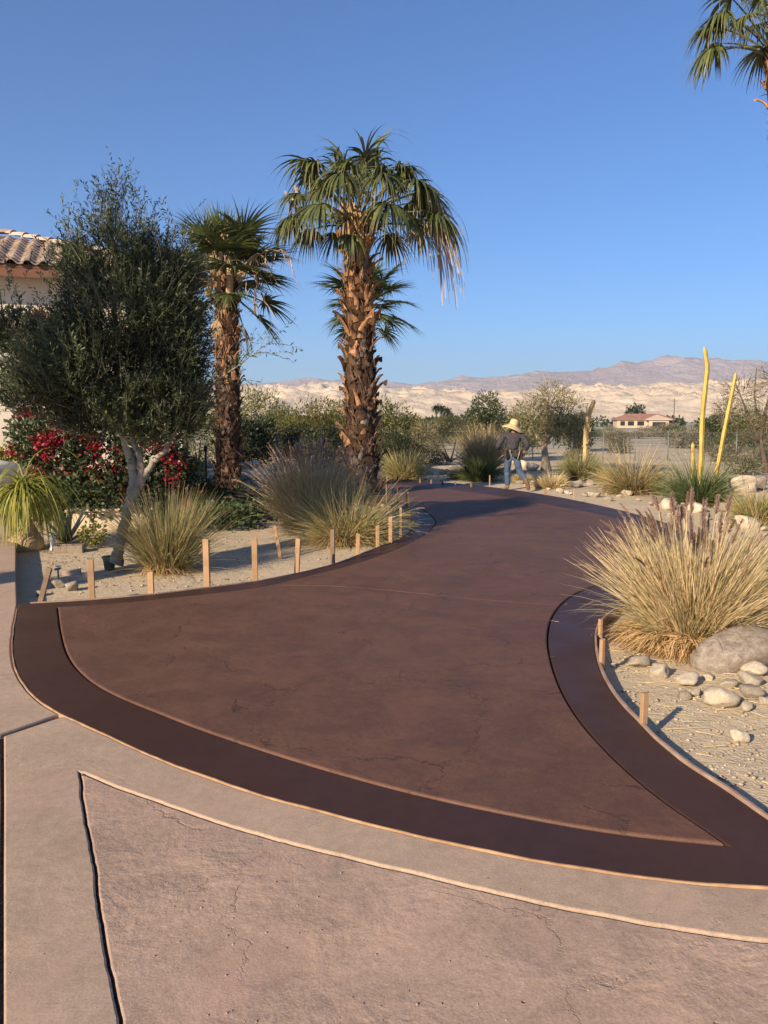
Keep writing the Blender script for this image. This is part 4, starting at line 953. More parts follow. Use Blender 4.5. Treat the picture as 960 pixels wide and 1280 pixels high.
# ------------------------------------------------------------------ fan palms
def frond_mesh(elev, pl, Rb, droop, nseg, cols, mat, pdroop=.35, spread=118, width=.032, ragged=.1, tipc=None):
    g = Geo(); d0 = np.array([[math.cos(elev), 0, math.sin(elev)]])
    p = np.zeros(3); d = d0[0]; pts = [p.copy()]
    for k in range(6):
        p = p + d * pl / 6; pts.append(p.copy()); d = nrm(d + np.array([0, 0, -pdroop / 6]))
    g.add(*tube(np.array(pts), np.linspace(.030, .014, 7), 5), mixc(np.array(cols[0]) * 1.3, (.22, .17, .07), .4))
    A = d; Yv = np.array([0, 1.0, 0]); Nn = nrm(np.cross(A, Yv)); Nn = Nn if Nn[2] > 0 else -Nn
    th = np.radians(np.linspace(-spread, spread, nseg)) + rng.normal(0, .02, nseg)
    keep = rng.random(nseg) > ragged; th = th[keep]; n = len(th)
    D = A * np.cos(th)[:, None] + Yv * np.sin(th)[:, None] + Nn * (.10 + .25 * np.abs(np.sin(th)))[:, None]
    S = np.cross(Nn, D); L = Rb * (1 - .28 * (np.abs(th) / math.radians(spread)) ** 1.5) * rng.uniform(.88, 1.08, n)
    V, F, t, kk = strips(np.tile(p, (n, 1)), D, L, width * rng.uniform(.85, 1.15, n), droop * rng.uniform(.7, 1.35, n), 7, side=S + Nn * rng.choice([-.35, .35], (n, 1)), taper=.05, belly=1.2)
    C = mixc(cols[0], cols[1], rng.random(n))[kk]
    if tipc is not None: C = mixc(C, np.array(tipc), np.clip((t - .72) * 3, 0, 1))
    g.add(V, F, C)
    return g.mesh('frond', MAT[mat])
GC = ((.055, .072, .020), (.145, .150, .045)); GD = ((.042, .060, .019), (.115, .135, .042)); BC = ((.30, .20, .11), (.50, .37, .22))
def boot_mesh(mat, w, l, split, curl):
    V = []; n = 5
    for k in range(n):
        t = k / (n - 1); s = t * l; x = curl * t ** 1.6 * l; wd = w * (1 - .55 * t) * (1 + .1 * math.sin(k * 2.1)); th_ = .034 * (1 - .55 * t)
        z = s * (1 - .25 * t)
        V += [(x, -wd / 2, z), (x + th_, -wd * .32, z - .004), (x + th_ * 1.25, 0, z - (split * l if k == n - 1 else 0)), (x + th_, wd * .32, z - .004), (x, wd / 2, z), (x - .012, 0, z - (split * l if k == n - 1 else 0))]
    F = []
    for k in range(n - 1):
        for j in range(6): F.append((k * 6 + j, k * 6 + (j + 1) % 6, (k + 1) * 6 + (j + 1) % 6, (k + 1) * 6 + j))
    e = (n - 1) * 6
    return mesh_np('leaf_base', V, [np.array(F), np.array([(e, e + 1, e + 5), (e + 1, e + 2, e + 5), (e + 2, e + 3, e + 5), (e + 3, e + 4, e + 5)])], MAT[mat])
BOOT = {m_: [boot_mesh(m_, .19, .32, .0, .32), boot_mesh(m_, .15, .38, .28, .42), boot_mesh(m_, .21, .28, .2, .25), boot_mesh(m_, .11, .44, .1, .5), boot_mesh(m_, .09, .36, .0, .35), boot_mesh(m_, .24, .36, .35, .28)] for m_ in ('boot_new', 'boot_old', 'boot_grey')}
def palm(label, base, top, r0, r1, nboot, bsz, mixf, rings, fset, z_boot0=.15, group='fan palms', bend=(0, 0), skirt=None):
    """rings: (elev deg, count, height below crown point, scale)"""
    bx, by = base; bz = ground_z(bx, by); t = thing('fan_palm', label, 'palm tree', (bx, by, bz), 0, group)
    T = Vector(top) - Vector((bx, by, bz)); H = T.z
    def axis(s): return Vector((T.x * s + bend[0] * math.sin(math.pi * s), T.y * s + bend[1] * math.sin(math.pi * s), H * s))
    P = [axis(s)[:] for s in np.linspace(-.02, 1.0, 22)]; rr = np.interp(np.linspace(0, 1, 22), [0, .08, .5, 1], [r0 * 1.15, r0, (r0 + r1) / 2, r1]) * (1 + rng.normal(0, .03, 22))
    obj('trunk', Geo().add(*tube(np.array(P), rr, 14)).mesh('trunk', MAT['palm_trunk'], True), t)
    for k in range(nboot):
        s = z_boot0 / H + (1 - z_boot0 / H) * (k + .5) / nboot; a = k * 2.39996 + random.uniform(-.5, .5)
        rad = np.interp(s, [0, .08, .5, 1], [r0 * 1.15, r0, (r0 + r1) / 2, r1]) - .012; c = axis(s)
        mk = mixf(s); o = obj('leaf_base', random.choice(BOOT[mk]), t, (c.x + rad * math.cos(a), c.y + rad * math.sin(a), c.z - .10 + random.uniform(-.09, .09)), None, bsz * random.uniform(.65, 1.3))
        o.rotation_euler = (random.uniform(-.45, .45), random.uniform(-.25, .30), a + random.uniform(-.5, .5))
    nf = nboot * 4; s = rng.uniform(.02, 1.0, nf); a = rng.random(nf) * 6.283; ax = np.array([axis(q)[:] for q in s]); rd = np.interp(s, [0, .08, .5, 1], [r0 * 1.15, r0, (r0 + r1) / 2, r1]) - .01
    Pf = ax + np.stack([rd * np.cos(a), rd * np.sin(a), 0 * a], -1); Df = np.stack([np.cos(a) * .45, np.sin(a) * .45, rng.choice([-.8, 1.0], nf, p=[.35, .65])], -1) + rng.normal(0, .35, (nf, 3))
    Vf, Ff, tf, kf = strips(Pf, Df, rng.uniform(.10, .30, nf), rng.uniform(.015, .045, nf), .5, 3, side=np.stack([-np.sin(a), np.cos(a), 0 * a], -1), taper=.2)
    cf = np.where((s > .58)[:, None], mixc((.15, .07, .035), (.36, .20, .105), rng.random(nf)), mixc((.045, .028, .019), (.15, .095, .062), rng.random(nf)))
    obj('fibre', mesh_np('fibre', Vf, Ff, MAT['fibre'], cf[kf]), t)['kind'] = 'stuff'
    for elev, n, dz, sc, key in rings:
        a0 = random.uniform(0, 6.3)
        for k in range(n):
            a = a0 + k * 2 * math.pi / n + random.uniform(-.25, .25); c = axis(1.0)
            obj('frond' if key != 'dead' else 'dead_frond', random.choice(fset[key][elev]), t, (c.x + .10 * math.cos(a), c.y + .10 * math.sin(a), c.z - dz), (random.uniform(-.15, .15), 0, a), sc * random.uniform(.78, 1.16))
    return t
droopy = {e: [frond_mesh(R(e), 1.30, random.uniform(.9, 1.1), 2.5, 38, GC, 'frond', .55, 118, .034, .08, (.34, .28, .14)) for _ in range(3)] for e in (78, 58, 38, 18, -5)}
stiff = {e: [frond_mesh(R(e), .85, 1.05, .75, 40, GD, 'frond', .3, 125, .032, .05, (.16, .16, .06)) for _ in range(2)] for e in (78, 58, 38, 18, -8, -35)}
deadf = {e: [frond_mesh(R(e), .8, .9, 1.7, 30, BC, 'fibre', .9, 70, .024, .35) for _ in range(2)] for e in (-20, -60, -75)}
FS = {'droop': droopy, 'stiff': stiff, 'dead': deadf}
# big palm
b1 = gp(453, 624, -.1); y1 = b1.y
top1 = at(446, 272, y1)
mixA = lambda s: ('boot_new' if random.random() < .9 else 'boot_grey') if s > .60 + random.uniform(-.12, .06) else (('boot_old' if random.random() < .72 else ('boot_new' if random.random() < .55 else 'boot_grey')) if s > .2 else ('boot_old' if random.random() < .8 else 'boot_grey'))
big = palm('tallest fan palm with shaggy brown trunk in front of the hills', (b1.x, y1), top1, .335, .24, 295, 1.0, mixA, [(78, 6, .1, .80, 'droop'), (58, 10, .1, .94, 'droop'), (38, 11, .14, .98, 'droop'), (18, 8, .2, .95, 'droop'), (-5, 1, .3, .75, 'droop')], FS)
c1 = Vector(top1) - Vector(big.location)
# dry petioles and hanging strands on the big palm
g = Geo()
for k in range(16):
    a = -math.pi / 2 + random.uniform(-1.0, 1.0); rr_ = .26; z = c1.z - random.uniform(.0, .5)
    P = np.array([[c1.x + rr_ * math.cos(a), rr_ * math.sin(a), z - .6], [c1.x + (rr_ + .08) * math.cos(a), (rr_ + .08) * math.sin(a), z - .1], [c1.x + (rr_ + .03) * math.cos(a) + random.uniform(-.08, .08), (rr_ + .05) * math.sin(a), z + .35], [c1.x + (rr_ + .1) * math.cos(a) + random.uniform(-.1, .1), (rr_ + .12) * math.sin(a), z + .45 - random.uniform(0, .6)]])
    P = np.array(smooth_line(P.tolist(), sub=4)); g.add(*tube(P, np.linspace(.032, .012, len(P)), 5), (.42 * random.uniform(.7, 1.1), .26, .12))
obj('dry_petioles', g.mesh('dry_petioles', MAT['fibre'], True), big)
g = Geo()
for (u0, v0, u1, v1, n) in [(533, 262, 562, 375, 40), (545, 268, 576, 330, 30), (530, 275, 522, 330, 12), (500, 290, 510, 330, 8), (365, 240, 372, 290, 10), (392, 270, 388, 300, 10)]:
    a = at(u0, v0, y1) - Vector(big.location); b_ = at(u1, v1, y1) - Vector(big.location); L = (b_ - a).length
    P = np.array(a)[None] + rng.normal(0, .09, (n, 3)); D = np.array((b_ - a).normalized())[None] + rng.normal(0, .22, (n, 3)) + np.array([.4, 0, .5])
    V, F, tt, kk = strips(P, D, L * rng.uniform(.45, 1.15, n), .045, 2.6, 8, taper=.4); g.add(V, F, mixc((.46, .31, .20), (.58, .44, .32), rng.random(n))[kk])
obj('hanging_strands', g.mesh('hanging_strands', MAT['fibre']), big)['kind'] = 'stuff'
# its one long right hand frond carrying the strands
for az, el, sc in [(-.12, 18, 1.22), (.2, 38, 1.15), (math.pi + .1, 18, 1.0), (.4, 78, 1.12), (2.4, 78, 1.0), (3.3, 58, 1.12), (5.3, 78, .95)]:
    obj('frond', droopy[el][0], big, (c1.x, c1.y, c1.z - .1), (0, 0, az), sc)
# second palm, shorter, left
b2 = gp(286, 629, -.1); y2 = b2.y; top2 = at(283, 337, y2)
mixB = lambda s: ('boot_old' if random.random() < .88 else 'boot_grey') if s < .52 else ('boot_new' if random.random() < .7 else 'boot_grey')
pm2 = palm('shorter fan palm with dense dark crown beside the dark olive tree', (b2.x, y2), top2, .25, .215, 235, .62, mixB, [(78, 9, .05, .75, 'stiff'), (58, 14, .08, .84, 'stiff'), (38, 14, .2, .92, 'stiff'), (18, 11, .3, .88, 'stiff'), (-8, 3, .42, .8, 'stiff'), (-35, 2, .5, .75, 'stiff'), (-60, 4, .6, .7, 'dead')], FS)
c2 = Vector(top2) - Vector(pm2.location)
g = Geo()
for (pts, r_) in [([(262, 372), (266, 330), (258, 300), (270, 318)], .07), ([(283, 385), (288, 340), (282, 292), (276, 312), (274, 360)], .075), ([(296, 345), (306, 330), (326, 318), (340, 345)], .03), ([(296, 350), (318, 322), (345, 312), (362, 322)], .028), ([(300, 352), (312, 334), (320, 350), (318, 392)], .035)]:
    P = np.array(smooth_line([at(u, v, y2 - .55) - Vector(pm2.location) for u, v in pts], sub=6)); P = P + rng.normal(0, .012, P.shape); g.add(*tube(P, r_ * np.linspace(1, .5, len(P)), 6), (.40, .27, .15))
    n = 14; i0 = rng.integers(len(P) // 3, len(P), n); V, F, tt, kk = strips(P[i0], rnd_dirs(n) * .5 + np.array([.2, 0, -.3]), rng.uniform(.25, .75, n), .022, 1.6, 5, taper=.2); g.add(V, F, mixc((.36, .25, .15), (.52, .40, .26), rng.random(n))[kk])
obj('dry_petioles', g.mesh('dry_petioles', MAT['fibre'], True), pm2)
# third palm behind the big one
b3 = at(463, 560, 27.0); top3 = at(457, 378, 27.0)
palm('small fan palm half hidden behind the tall palm trunk', (b3.x, b3.y), top3, .22, .2, 60, .7, mixB, [(78, 5, 0, 1.0, 'stiff'), (58, 8, .05, 1.05, 'stiff'), (38, 9, .1, 1.05, 'stiff'), (18, 8, .2, 1.0, 'stiff'), (-8, 6, .3, 1.0, 'stiff'), (-35, 3, .4, .95, 'stiff')], FS)
# fourth palm at the upper right corner
y4 = 14.0; top4 = at(968, 58, y4)
p4 = palm('fan palm whose crown enters the upper right corner', (top4.x + 1.45, y4), top4, .25, .20, 120, .7, mixA, [(78, 5, 0, .70, 'droop'), (58, 8, .05, .72, 'droop'), (38, 8, .1, .72, 'droop'), (18, 3, .15, .66, 'droop')], FS, bend=(.05, 0))
c4 = Vector(top4) - Vector(p4.location)
for az, el, sc in [(math.pi + .15, 38, .82), (math.pi - .3, 18, .70)]: obj('frond', droopy[el][1], p4, (c4.x, c4.y, c4.z - .05), (0, 0, az), sc)
# fifth palm, beside the walk out of view; its crown shades the olive tree
palm('fan palm beside the walk out of view, its crown shading the olive tree', (-6.7, 4.4), (-6.7, 4.4, 5.4), .27, .22, 60, .8, mixA, [(58, 5, .05, .62, 'droop'), (38, 7, .12, .62, 'droop'), (18, 6, .2, .62, 'droop'), (-5, 4, .3, .62, 'droop')], FS)
# ------------------------------------------------------------------ olive tree
OY = 9.05; ob = gp(147, 700, -.13); oz = ground_z(ob.x, OY)
olive = thing('olive_tree', 'dark bushy olive tree with pale bent trunk in the planted island', 'tree', (ob.x, OY, oz)); o_ = Vector((ob.x, OY, oz))
def ol(u, v, dy=0.0): return at(u, v, OY + dy) - o_
S1 = OY / FPX
def oliv_limb(pts, r0, r1, name='limb'):
    P = np.array(smooth_line([ol(*q) for q in pts], sub=6)); P = P + rng.normal(0, .006, P.shape)
    rr = np.linspace(r0, r1, len(P)); 
    if name == 'trunk': rr[:4] *= np.array([1.4, 1.25, 1.12, 1.05])
    obj(name, Geo().add(*tube(P, rr, 10)).mesh(name, MAT['bark_pale'], True), olive)
oliv_limb([(146, 704), (149, 680), (157, 650), (164, 620), (167, 598), (163, 572), (156, 548), (150, 520), (146, 480)], .064, .038, 'trunk')
oliv_limb([(163, 625), (174, 606), (177, 585), (172, 562), (165, 548), (158, 500), (170, 440)], .05, .02)
oliv_limb([(166, 618), (180, 596), (192, 578), (206, 563), (222, 530, .1), (230, 470, .1)], .045, .015)
oliv_limb([(158, 552), (130, 510, -.1), (90, 470, -.1), (60, 430)], .035, .012)
oliv_limb([(150, 520), (145, 430, .1), (140, 330), (138, 260)], .04, .01)
oliv_limb([(206, 563), (240, 505), (270, 478), (300, 455), (336, 428)], .016, .004)
LOBK = 2.1
lob = [(148, 330, 42, 38, 210), (112, 345, 30, 32, 130), (200, 355, 42, 46, 260), (155, 405, 84, 56, 800), (80, 455, 64, 44, 520), (212, 430, 44, 58, 420), (125, 478, 108, 52, 900), (212, 500, 48, 56, 420), (60, 492, 66, 40, 520), (15, 425, 24, 20, 90), (135, 528, 78, 24, 380), (205, 540, 42, 22, 160)]
PB = []; DB = []
for u, v, ru, rv, n in lob:
    n = int(n * LOBK)
    d = rnd_dirs(n); rad = (.35 + .65 * rng.random(n) ** .55)[:, None]
    c = np.array(ol(u, v)); r_ = np.array([ru * S1, ru * S1 * .95, rv * S1])
    PB.append(c + d * r_ * rad * .9); DB.append(nrm(d * .65 + np.array([0, 0, .95]) + rng.normal(0, .30, (n, 3))))
for u, v, n, L0 in [(140, 250, 22, 1), (146, 285, 40, 1), (118, 300, 30, 1), (105, 275, 10, 1), (212, 315, 34, 1), (82, 330, 26, 1), (175, 300, 26, 1), (8, 378, 14, 1), (238, 360, 18, 1), (160, 265, 12, 1)]:
    c = np.array(ol(u, v)); PB.append(c + rng.normal(0, .10, (n, 3)) * np.array([1, 1, 1.8])); DB.append(nrm(np.array([-.12, 0, 1.0]) + rng.normal(0, .28, (n, 3))))
sp = np.array(smooth_line([ol(262, 485), ol(300, 455), ol(336, 428)], sub=20)); PB.append(sp[::2]); DB.append(nrm(np.array([.5, 0, .6]) + rng.normal(0, .5, sp[::2].shape)))
PB = np.concatenate(PB); DB = np.concatenate(DB)
clump = np.array([noise.noise((q[0] * 2.6, q[1] * 2.6, q[2] * 2.6)) for q in PB]); ok = clump > -.28 + rng.normal(0, .08, len(PB)); PB = PB[ok]; DB = DB[ok]; clump = clump[ok]; T = len(PB); TL = rng.uniform(.18, .52, T)
g = Geo(); V, F, tt, kk = strips(PB, DB, TL, .006, .15, 3, taper=.4); g.add(V, F, np.broadcast_to((.17, .15, .10), (len(V), 3)))
nl = 15; s = (np.arange(nl) + .5) / nl; pp = PB[:, None] + DB[:, None] * (s[None, :] * TL[:, None])[..., None] - np.array([0, 0, .05]) * (s ** 2)[None, :, None]
perp = rnd_dirs(T * nl).reshape(T, nl, 3); ld = DB[:, None] * .75 + perp * .75
n = T * nl; V, F = leaves(pp.reshape(-1, 3), ld.reshape(-1, 3), rnd_dirs(n), rng.uniform(.040, .072, n), rng.uniform(.011, .0165, n))
tw = np.clip(np.repeat(rng.random(T) * .5 + clump * .9 + .05, nl) + rng.random(n) * .4, 0, 1)
C = mixc((.008, .014, .004), (.115, .142, .050), tw ** 1.9); g.add(V, F, np.repeat(C, 4, axis=0))
obj('crown', g.mesh('crown', MAT['olive']), olive)

# ------------------------------------------------------------------ bougainvillea, groundcover, small plants
BY = 13.3; bo = at(110, 640, BY); bz = ground_z(bo.x, BY)
boug = thing('bougainvillea', 'large bougainvillea covered in deep red flowers behind the olive trunk', 'flowering bush', (bo.x, BY, bz)); o_ = Vector(boug.location)
def bl(u, v, dy=0.0): return at(u, v, BY + dy) - o_
S2 = BY / FPX
lobes = [(bl(u, v, dy)[:], (ru * S2, .5, rv * S2)) for u, v, ru, rv, dy in [(75, 560, 45, 42, 0), (125, 575, 55, 45, -.2), (185, 575, 45, 45, 0), (100, 610, 60, 24, -.3), (165, 615, 50, 28, -.5), (70, 620, 40, 26, -.4), (110, 622, 45, 22, -.55), (220, 590, 25, 40, .2), (40, 545, 28, 34, .1), (30, 415, 38, 30, .5), (55, 470, 45, 50, .4)]]
V, F, C = bush_geo(17000, lobes, .085, .055, ((.022, .034, .013), (.085, .105, .042)), .1, .45); obj('foliage', Geo().add(V, F, C).mesh('foliage', MAT['leaf']), boug)
g = Geo()
for k in range(16):
    l = lobes[k % len(lobes)]; tip = np.array(l[0]) + rng.normal(0, .3, 3); P = np.array([[rng.normal(0, .25), 0, -.1], tip * .4, tip]); P = np.array(smooth_line(P.tolist(), sub=4)); g.add(*tube(P, np.linspace(.03, .008, len(P)), 5))
obj('stem', g.mesh('stem', MAT['bark_dark'], True), boug)
g = Geo()
spots = [(75, 540), (62, 570), (58, 560), (80, 545), (125, 563), (150, 568), (118, 560), (95, 605), (55, 628), (68, 624), (130, 632), (140, 628), (152, 610), (145, 612), (105, 592), (18, 562), (188, 556), (207, 576), (30, 518), (15, 412), (5, 418), (52, 396), (42, 400), (25, 408), (112, 630), (90, 606), (128, 600), (170, 590), (98, 630), (180, 545), (40, 590), (75, 590), (120, 618), (160, 625), (205, 560), (225, 580), (50, 520), (110, 548), (85, 525), (215, 600)]
spots += [(random.gauss(125, 55), random.gauss(580, 28)) for _ in range(10)]
for u, v in spots:
    n = random.randint(34, 80); c = np.array(bl(u + random.uniform(-4, 4), v + random.uniform(-4, 4), -.52)); P = c + rng.normal(0, 1, (n, 3)) * np.array([.085, .07, .06])
    V, F = leaves(P, rnd_dirs(n) + np.array([0, -.2, .2]), rnd_dirs(n), rng.uniform(.04, .065, n), rng.uniform(.035, .055, n)); g.add(V, F, np.repeat(mixc((.13, .003, .009), (.33, .008, .024), rng.random(n)), 4, axis=0))
obj('flowers', g.mesh('flowers', MAT['leaf']), boug)
# ivy-like groundcover
lobes = []
for _ in range(26):
    u, v = random.uniform(228, 338), random.uniform(618, 662); p = gp(u, v, -.1); lobes.append(((p.x, p.y, ground_z(p.x, p.y) + .10), (.42, .45, .26)))
V, F, C = bush_geo(9000, lobes, .075, .055, ((.018, .032, .012), (.075, .11, .04)), .5, .4)
tag(obj('ground_cover', Geo().add(V, F, C).mesh('ground_cover', MAT['leaf'])), 'dark glossy green groundcover around the second palm', 'ground cover', kind='stuff')
# low dark plants right under the second palm and behind the olive
for u, v, s, lb in [(232, 640, .55, 'small dark leafy bush between the olive trunk and the groundcover'), (205, 640, .6, 'dark leafy bush just behind the green grass clump')]:
    p = gp(u, v, -.1); place_shrub(dg, p.x, p.y + .3, lb, 'bush', None, s * .6, name='leafy_bush')
# ponytail palm
pb = gp(33, 684, -.1); pt = thing('ponytail_palm', 'ponytail palm with swollen tan base and drooping yellow green leaves by the walk', 'ponytail palm', (pb.x, pb.y, ground_z(pb.x, pb.y)))
V, F = lathe([(.02, -.05), (.20, -.05), (.235, .06), (.22, .16), (.15, .26), (.085, .40), (.07, .60), (.075, .80), (.0, .84)], 20); V = V * (1 + .07 * np.sin(V * 21 + 1)); obj('trunk', Geo().add(V, F).mesh('trunk', mat_noise('swollen_bark', (.36, .24, .13), (.52, .38, .22), 7, .85, .7, .015, 30, .15), True), pt)
n = 420; d = rnd_dirs(n); d[:, 2] = d[:, 2] * .6 + .75; V, F, tt, kk = strips(np.tile([0, 0, .80], (n, 1)) + rng.normal(0, .03, (n, 3)), d, rng.uniform(.7, 1.15, n), .022, 3.4, 9, taper=.2)
obj('leaves', mesh_np('leaves', V, F, MAT['grass'], mixc((.13, .16, .03), (.40, .36, .07), rng.random(n))[kk]), pt)
n = 110; a = rng.random(n) * 6.28; P = np.stack([.09 * np.cos(a), .09 * np.sin(a), rng.uniform(.45, .8, n)], -1); V, F, tt, kk = strips(P, np.stack([np.cos(a), np.sin(a), np.full(n, .3)], -1), rng.uniform(.3, .6, n), .016, 5, 7, taper=.2)
obj('dry_leaves', mesh_np('dry_leaves', V, F, MAT['grass'], mixc((.48, .33, .14), (.62, .46, .22), rng.random(n))[kk]), pt)
# sword-leaf agave
ab = gp(78, 678, -.1); ag = thing('agave', 'pale sword-leaf agave behind the small stone trough', 'agave', (ab.x, ab.y + .15, ground_z(ab.x, ab.y)))
n = 22; a = np.arange(n) * 2.4; el = np.linspace(.25, 1.35, n); D = np.stack([np.cos(a) * np.cos(el), np.sin(a) * np.cos(el), np.sin(el)], -1)
for k in range(n):
    V, F, tt, kk = strips(D[k:k + 1] * .05, D[k:k + 1], rng.uniform(.5, .72, 1), .075, .12, 5, side=np.cross(D[k:k + 1], [[0, 0, 1.0]]), taper=.03, belly=.3)
    obj('leaf', mesh_np('leaf', V, F, MAT['leaf'], np.broadcast_to(mixc((.24, .26, .16), (.42, .42, .29), random.random()), (len(V), 3))), ag)
sb = gp(84, 690, -.12); tr = thing('stone_trough', 'small dark stone trough lying before the agave', 'trough', (sb.x, sb.y + .08, ground_z(sb.x, sb.y) - .01), .2)
g = Geo()
for sx_, sy_, cx_, cy_ in [(.36, .03, 0, -.085), (.36, .03, 0, .085), (.03, .139, -.165, 0), (.03, .139, .165, 0)]:
    V, F = box(sx_, sy_, .11, .006); g.add(V + np.array([cx_, cy_, 0]), F)
V, F = box(.31, .15, .05); g.add(V + np.array([0, 0, .002]), F)
obj('basin', g.mesh('basin', mat_noise('trough_stone', (.20, .155, .11), (.32, .25, .18), 12, .9, .6, .01, 50)), tr)
fp = gp(66, 686, -.12); V, F = lathe([(.0, 0), (.045, 0), (.042, .03), (.028, .05), (.032, .10), (.038, .13), (.020, .16), (.026, .185), (.022, .21), (.0, .222)], 14)
tag(obj('garden_figurine', Geo().add(V, F).mesh('garden_figurine', mat_noise('white_ceramic', (.60, .60, .58), (.72, .72, .70), 10, .5, .2, .003), True), None, (fp.x, fp.y, ground_z(fp.x, fp.y))), 'small white garden figurine beside the stone trough', 'figurine')
p = gp(115, 684, -.12); place_shrub(shrub_meshes('yellow_shrub', 420, [((0, 0, .2), (.2, .18, .16)), ((.16, 0, .16), (.16, .14, .12)), ((-.15, .05, .14), (.14, .14, .12))], .05, .03, ((.16, .17, .03), (.38, .33, .06)), 8, sr=.006), p.x, p.y + .1, 'little yellow green shrub between agave and olive trunk', 'shrub', None, 1.0, name='yellow_shrub')
pp_ = gp(137, 712, -.13); V, F = lathe([(.0, .0), (.055, .0), (.072, .13), (.082, .135), (.082, .16), (.068, .16), (.06, .10), (.0, .10)], 18)
tag(obj('flower_pot', Geo().add(V, F).mesh('flower_pot', mat_noise('grey_green_pot', (.10, .115, .095), (.16, .175, .145), 9, .7, .2, .003), True), None, (pp_.x, pp_.y, ground_z(pp_.x, pp_.y))), 'small grey green flower pot at the olive trunk', 'pot')
MAT['brick'] = mat_noise('weathered_brick', (.38, .25, .18), (.56, .43, .34), 14, .9, .5, .006, 60)
for u, v, rz, lb, wz in [(90, 718, .15, 'upper of the two loose pinkish bricks in the shaded sand', .06), (99, 726, .05, 'lower of the two loose pinkish bricks in the shaded sand', .06)]:
    p = gp(u, v, -.13); V, F = box(.19, .09, wz, .005); tag(obj('loose_brick', Geo().add(V, F).mesh('loose_brick', MAT['brick']), None, (p.x, p.y, ground_z(p.x, p.y)), (.06, -.05, rz)), lb, 'brick', 'loose bricks')
rock(107, 720, 15, 'white crystal rock beside the loose bricks', 'white rocks by the bricks', 2, zs=1.5); rock(70, 728, 24, 'pale flat rock in the shade left of the bricks', 'white rocks by the bricks', 4); rock(48, 738, 16, 'small pale rock near the walk edge', 'white rocks by the bricks', 3); rock(88, 732, 22, 'grey rock in front of the bricks', 'white rocks by the bricks', 0)
p = gp(73, 722, -.13); sg = thing('garden_spigot', 'little green brass spigot riser in the shaded sand', 'spigot', (p.x, p.y, ground_z(p.x, p.y)))
mg = mat_noise('verdigris', (.16, .24, .18), (.24, .32, .25), 20, .6, .2, .003)
obj('riser', Geo().add(*tube([(0, 0, -.05), (0, 0, .10)], .010, 8)).mesh('riser', mg, True), sg); obj('valve', Geo().add(*tube([(-.02, -.04, .105), (0, 0, .105), (.03, .01, .11)], [.012, .016, .010], 8)).mesh('valve', mg, True), sg); obj('handle', Geo().add(*tube([(-.025, 0, .135), (.025, 0, .135)], .007, 6)).mesh('handle', mg, True), sg)
# yellow green bush and light post at the back left
p = at(12, 580, 14.6); place_shrub(shrub_meshes('hedge_bush', 2600, [((0, 0, .7), (.7, .6, .65)), ((.4, 0, .9), (.5, .5, .5)), ((-.5, 0, .8), (.6, .5, .6))], .09, .05, ((.10, .12, .02), (.30, .29, .05)), 8), p.x - .2, p.y, 'yellow green bush behind the ponytail palm', 'bush', None, 1.0, name='hedge_bush')
p = gp(258, 603, -.08); lp = thing('garden_light_post', 'thin dark garden light post beside the second palm', 'light post', (p.x, p.y, ground_z(p.x, p.y)))
md = mat_noise('dark_bronze', (.035, .028, .022), (.055, .045, .035), 10, .5, .1, .002)
obj('post', Geo().add(*tube([(0, 0, 0), (0, 0, .82)], .028, 8)).mesh('post', md, True), lp); V, F = lathe([(0, 0), (.16, 0), (.15, .03), (.03, .07)], 16); obj('base', Geo().add(V, F).mesh('base', md, True), lp); V, F = lathe([(.03, .82), (.05, .84), (.05, .96), (.02, .99), (0, .99)], 12); obj('lamp_head', Geo().add(V, F).mesh('lamp_head', md, True), lp)

# ------------------------------------------------------------------ parked car at the left edge
MAT['car_paint'] = mat_noise('white_car_paint', (.72, .73, .74), (.76, .77, .78), 1, .25, 0, 0, spec=.5)
MAT['tyre'] = mat_noise('tyre_rubber', (.015, .015, .015), (.025, .025, .025), 8, .9, .2, .003)
MAT['rim'] = mat_noise('wheel_rim', (.35, .36, .37), (.45, .46, .47), 8, .35, 0, 0)
cx = at(14, 580, 13.4)
car = thing('parked_car', 'white parked car showing only its nose behind the ponytail palm', 'car', (cx.x - 2.2, 13.4, -.02), 0)
secs = [(-2.2, .62, .95, .72), (-2.05, .78, 1.02, .35), (-1.2, .86, 1.06, .25), (0, .88, 1.02, .22), (.9, .88, 1.02, .22), (1.5, .86, .98, .25), (2.0, .80, .90, .32), (2.18, .66, .78, .42)]
V = []; ns = 12
for x, hw, zt, zb in secs:
    for k in range(ns):
        a = 2 * math.pi * (k + .5) / ns; cy, cz = math.cos(a), math.sin(a); e = .45
        V.append((x, hw * math.copysign(abs(cy) ** e, cy), (zt + zb) / 2 + (zt - zb) / 2 * math.copysign(abs(cz) ** e, cz)))
F = [(i_ * ns + k, i_ * ns + (k + 1) % ns, (i_ + 1) * ns + (k + 1) % ns, (i_ + 1) * ns + k) for i_ in range(len(secs) - 1) for k in range(ns)]
F2 = [tuple(range(ns))[::-1], tuple((len(secs) - 1) * ns + k for k in range(ns))]
obj('body', mesh_np('body', V, [np.array(F), np.array(F2)], MAT['car_paint'], smooth=True), car)
def prism(pts, y0, y1, name, mat, inset_top=0.0):
    n = len(pts); V = [(x, y0, z) for x, z in pts] + [(x, y1, z) for x, z in pts]
    F = [(k, (k + 1) % n, n + (k + 1) % n, n + k) for k in range(n)]
    return obj(name, mesh_np(name, V, [np.array(F), np.array([tuple(range(n))[::-1], tuple(range(n, 2 * n))])], mat), car)
prism([(-1.75, 1.02), (-1.25, 1.48), (-.2, 1.54), (.25, 1.50), (1.0, 1.0)], -.72, .72, 'cabin', MAT['car_paint'])
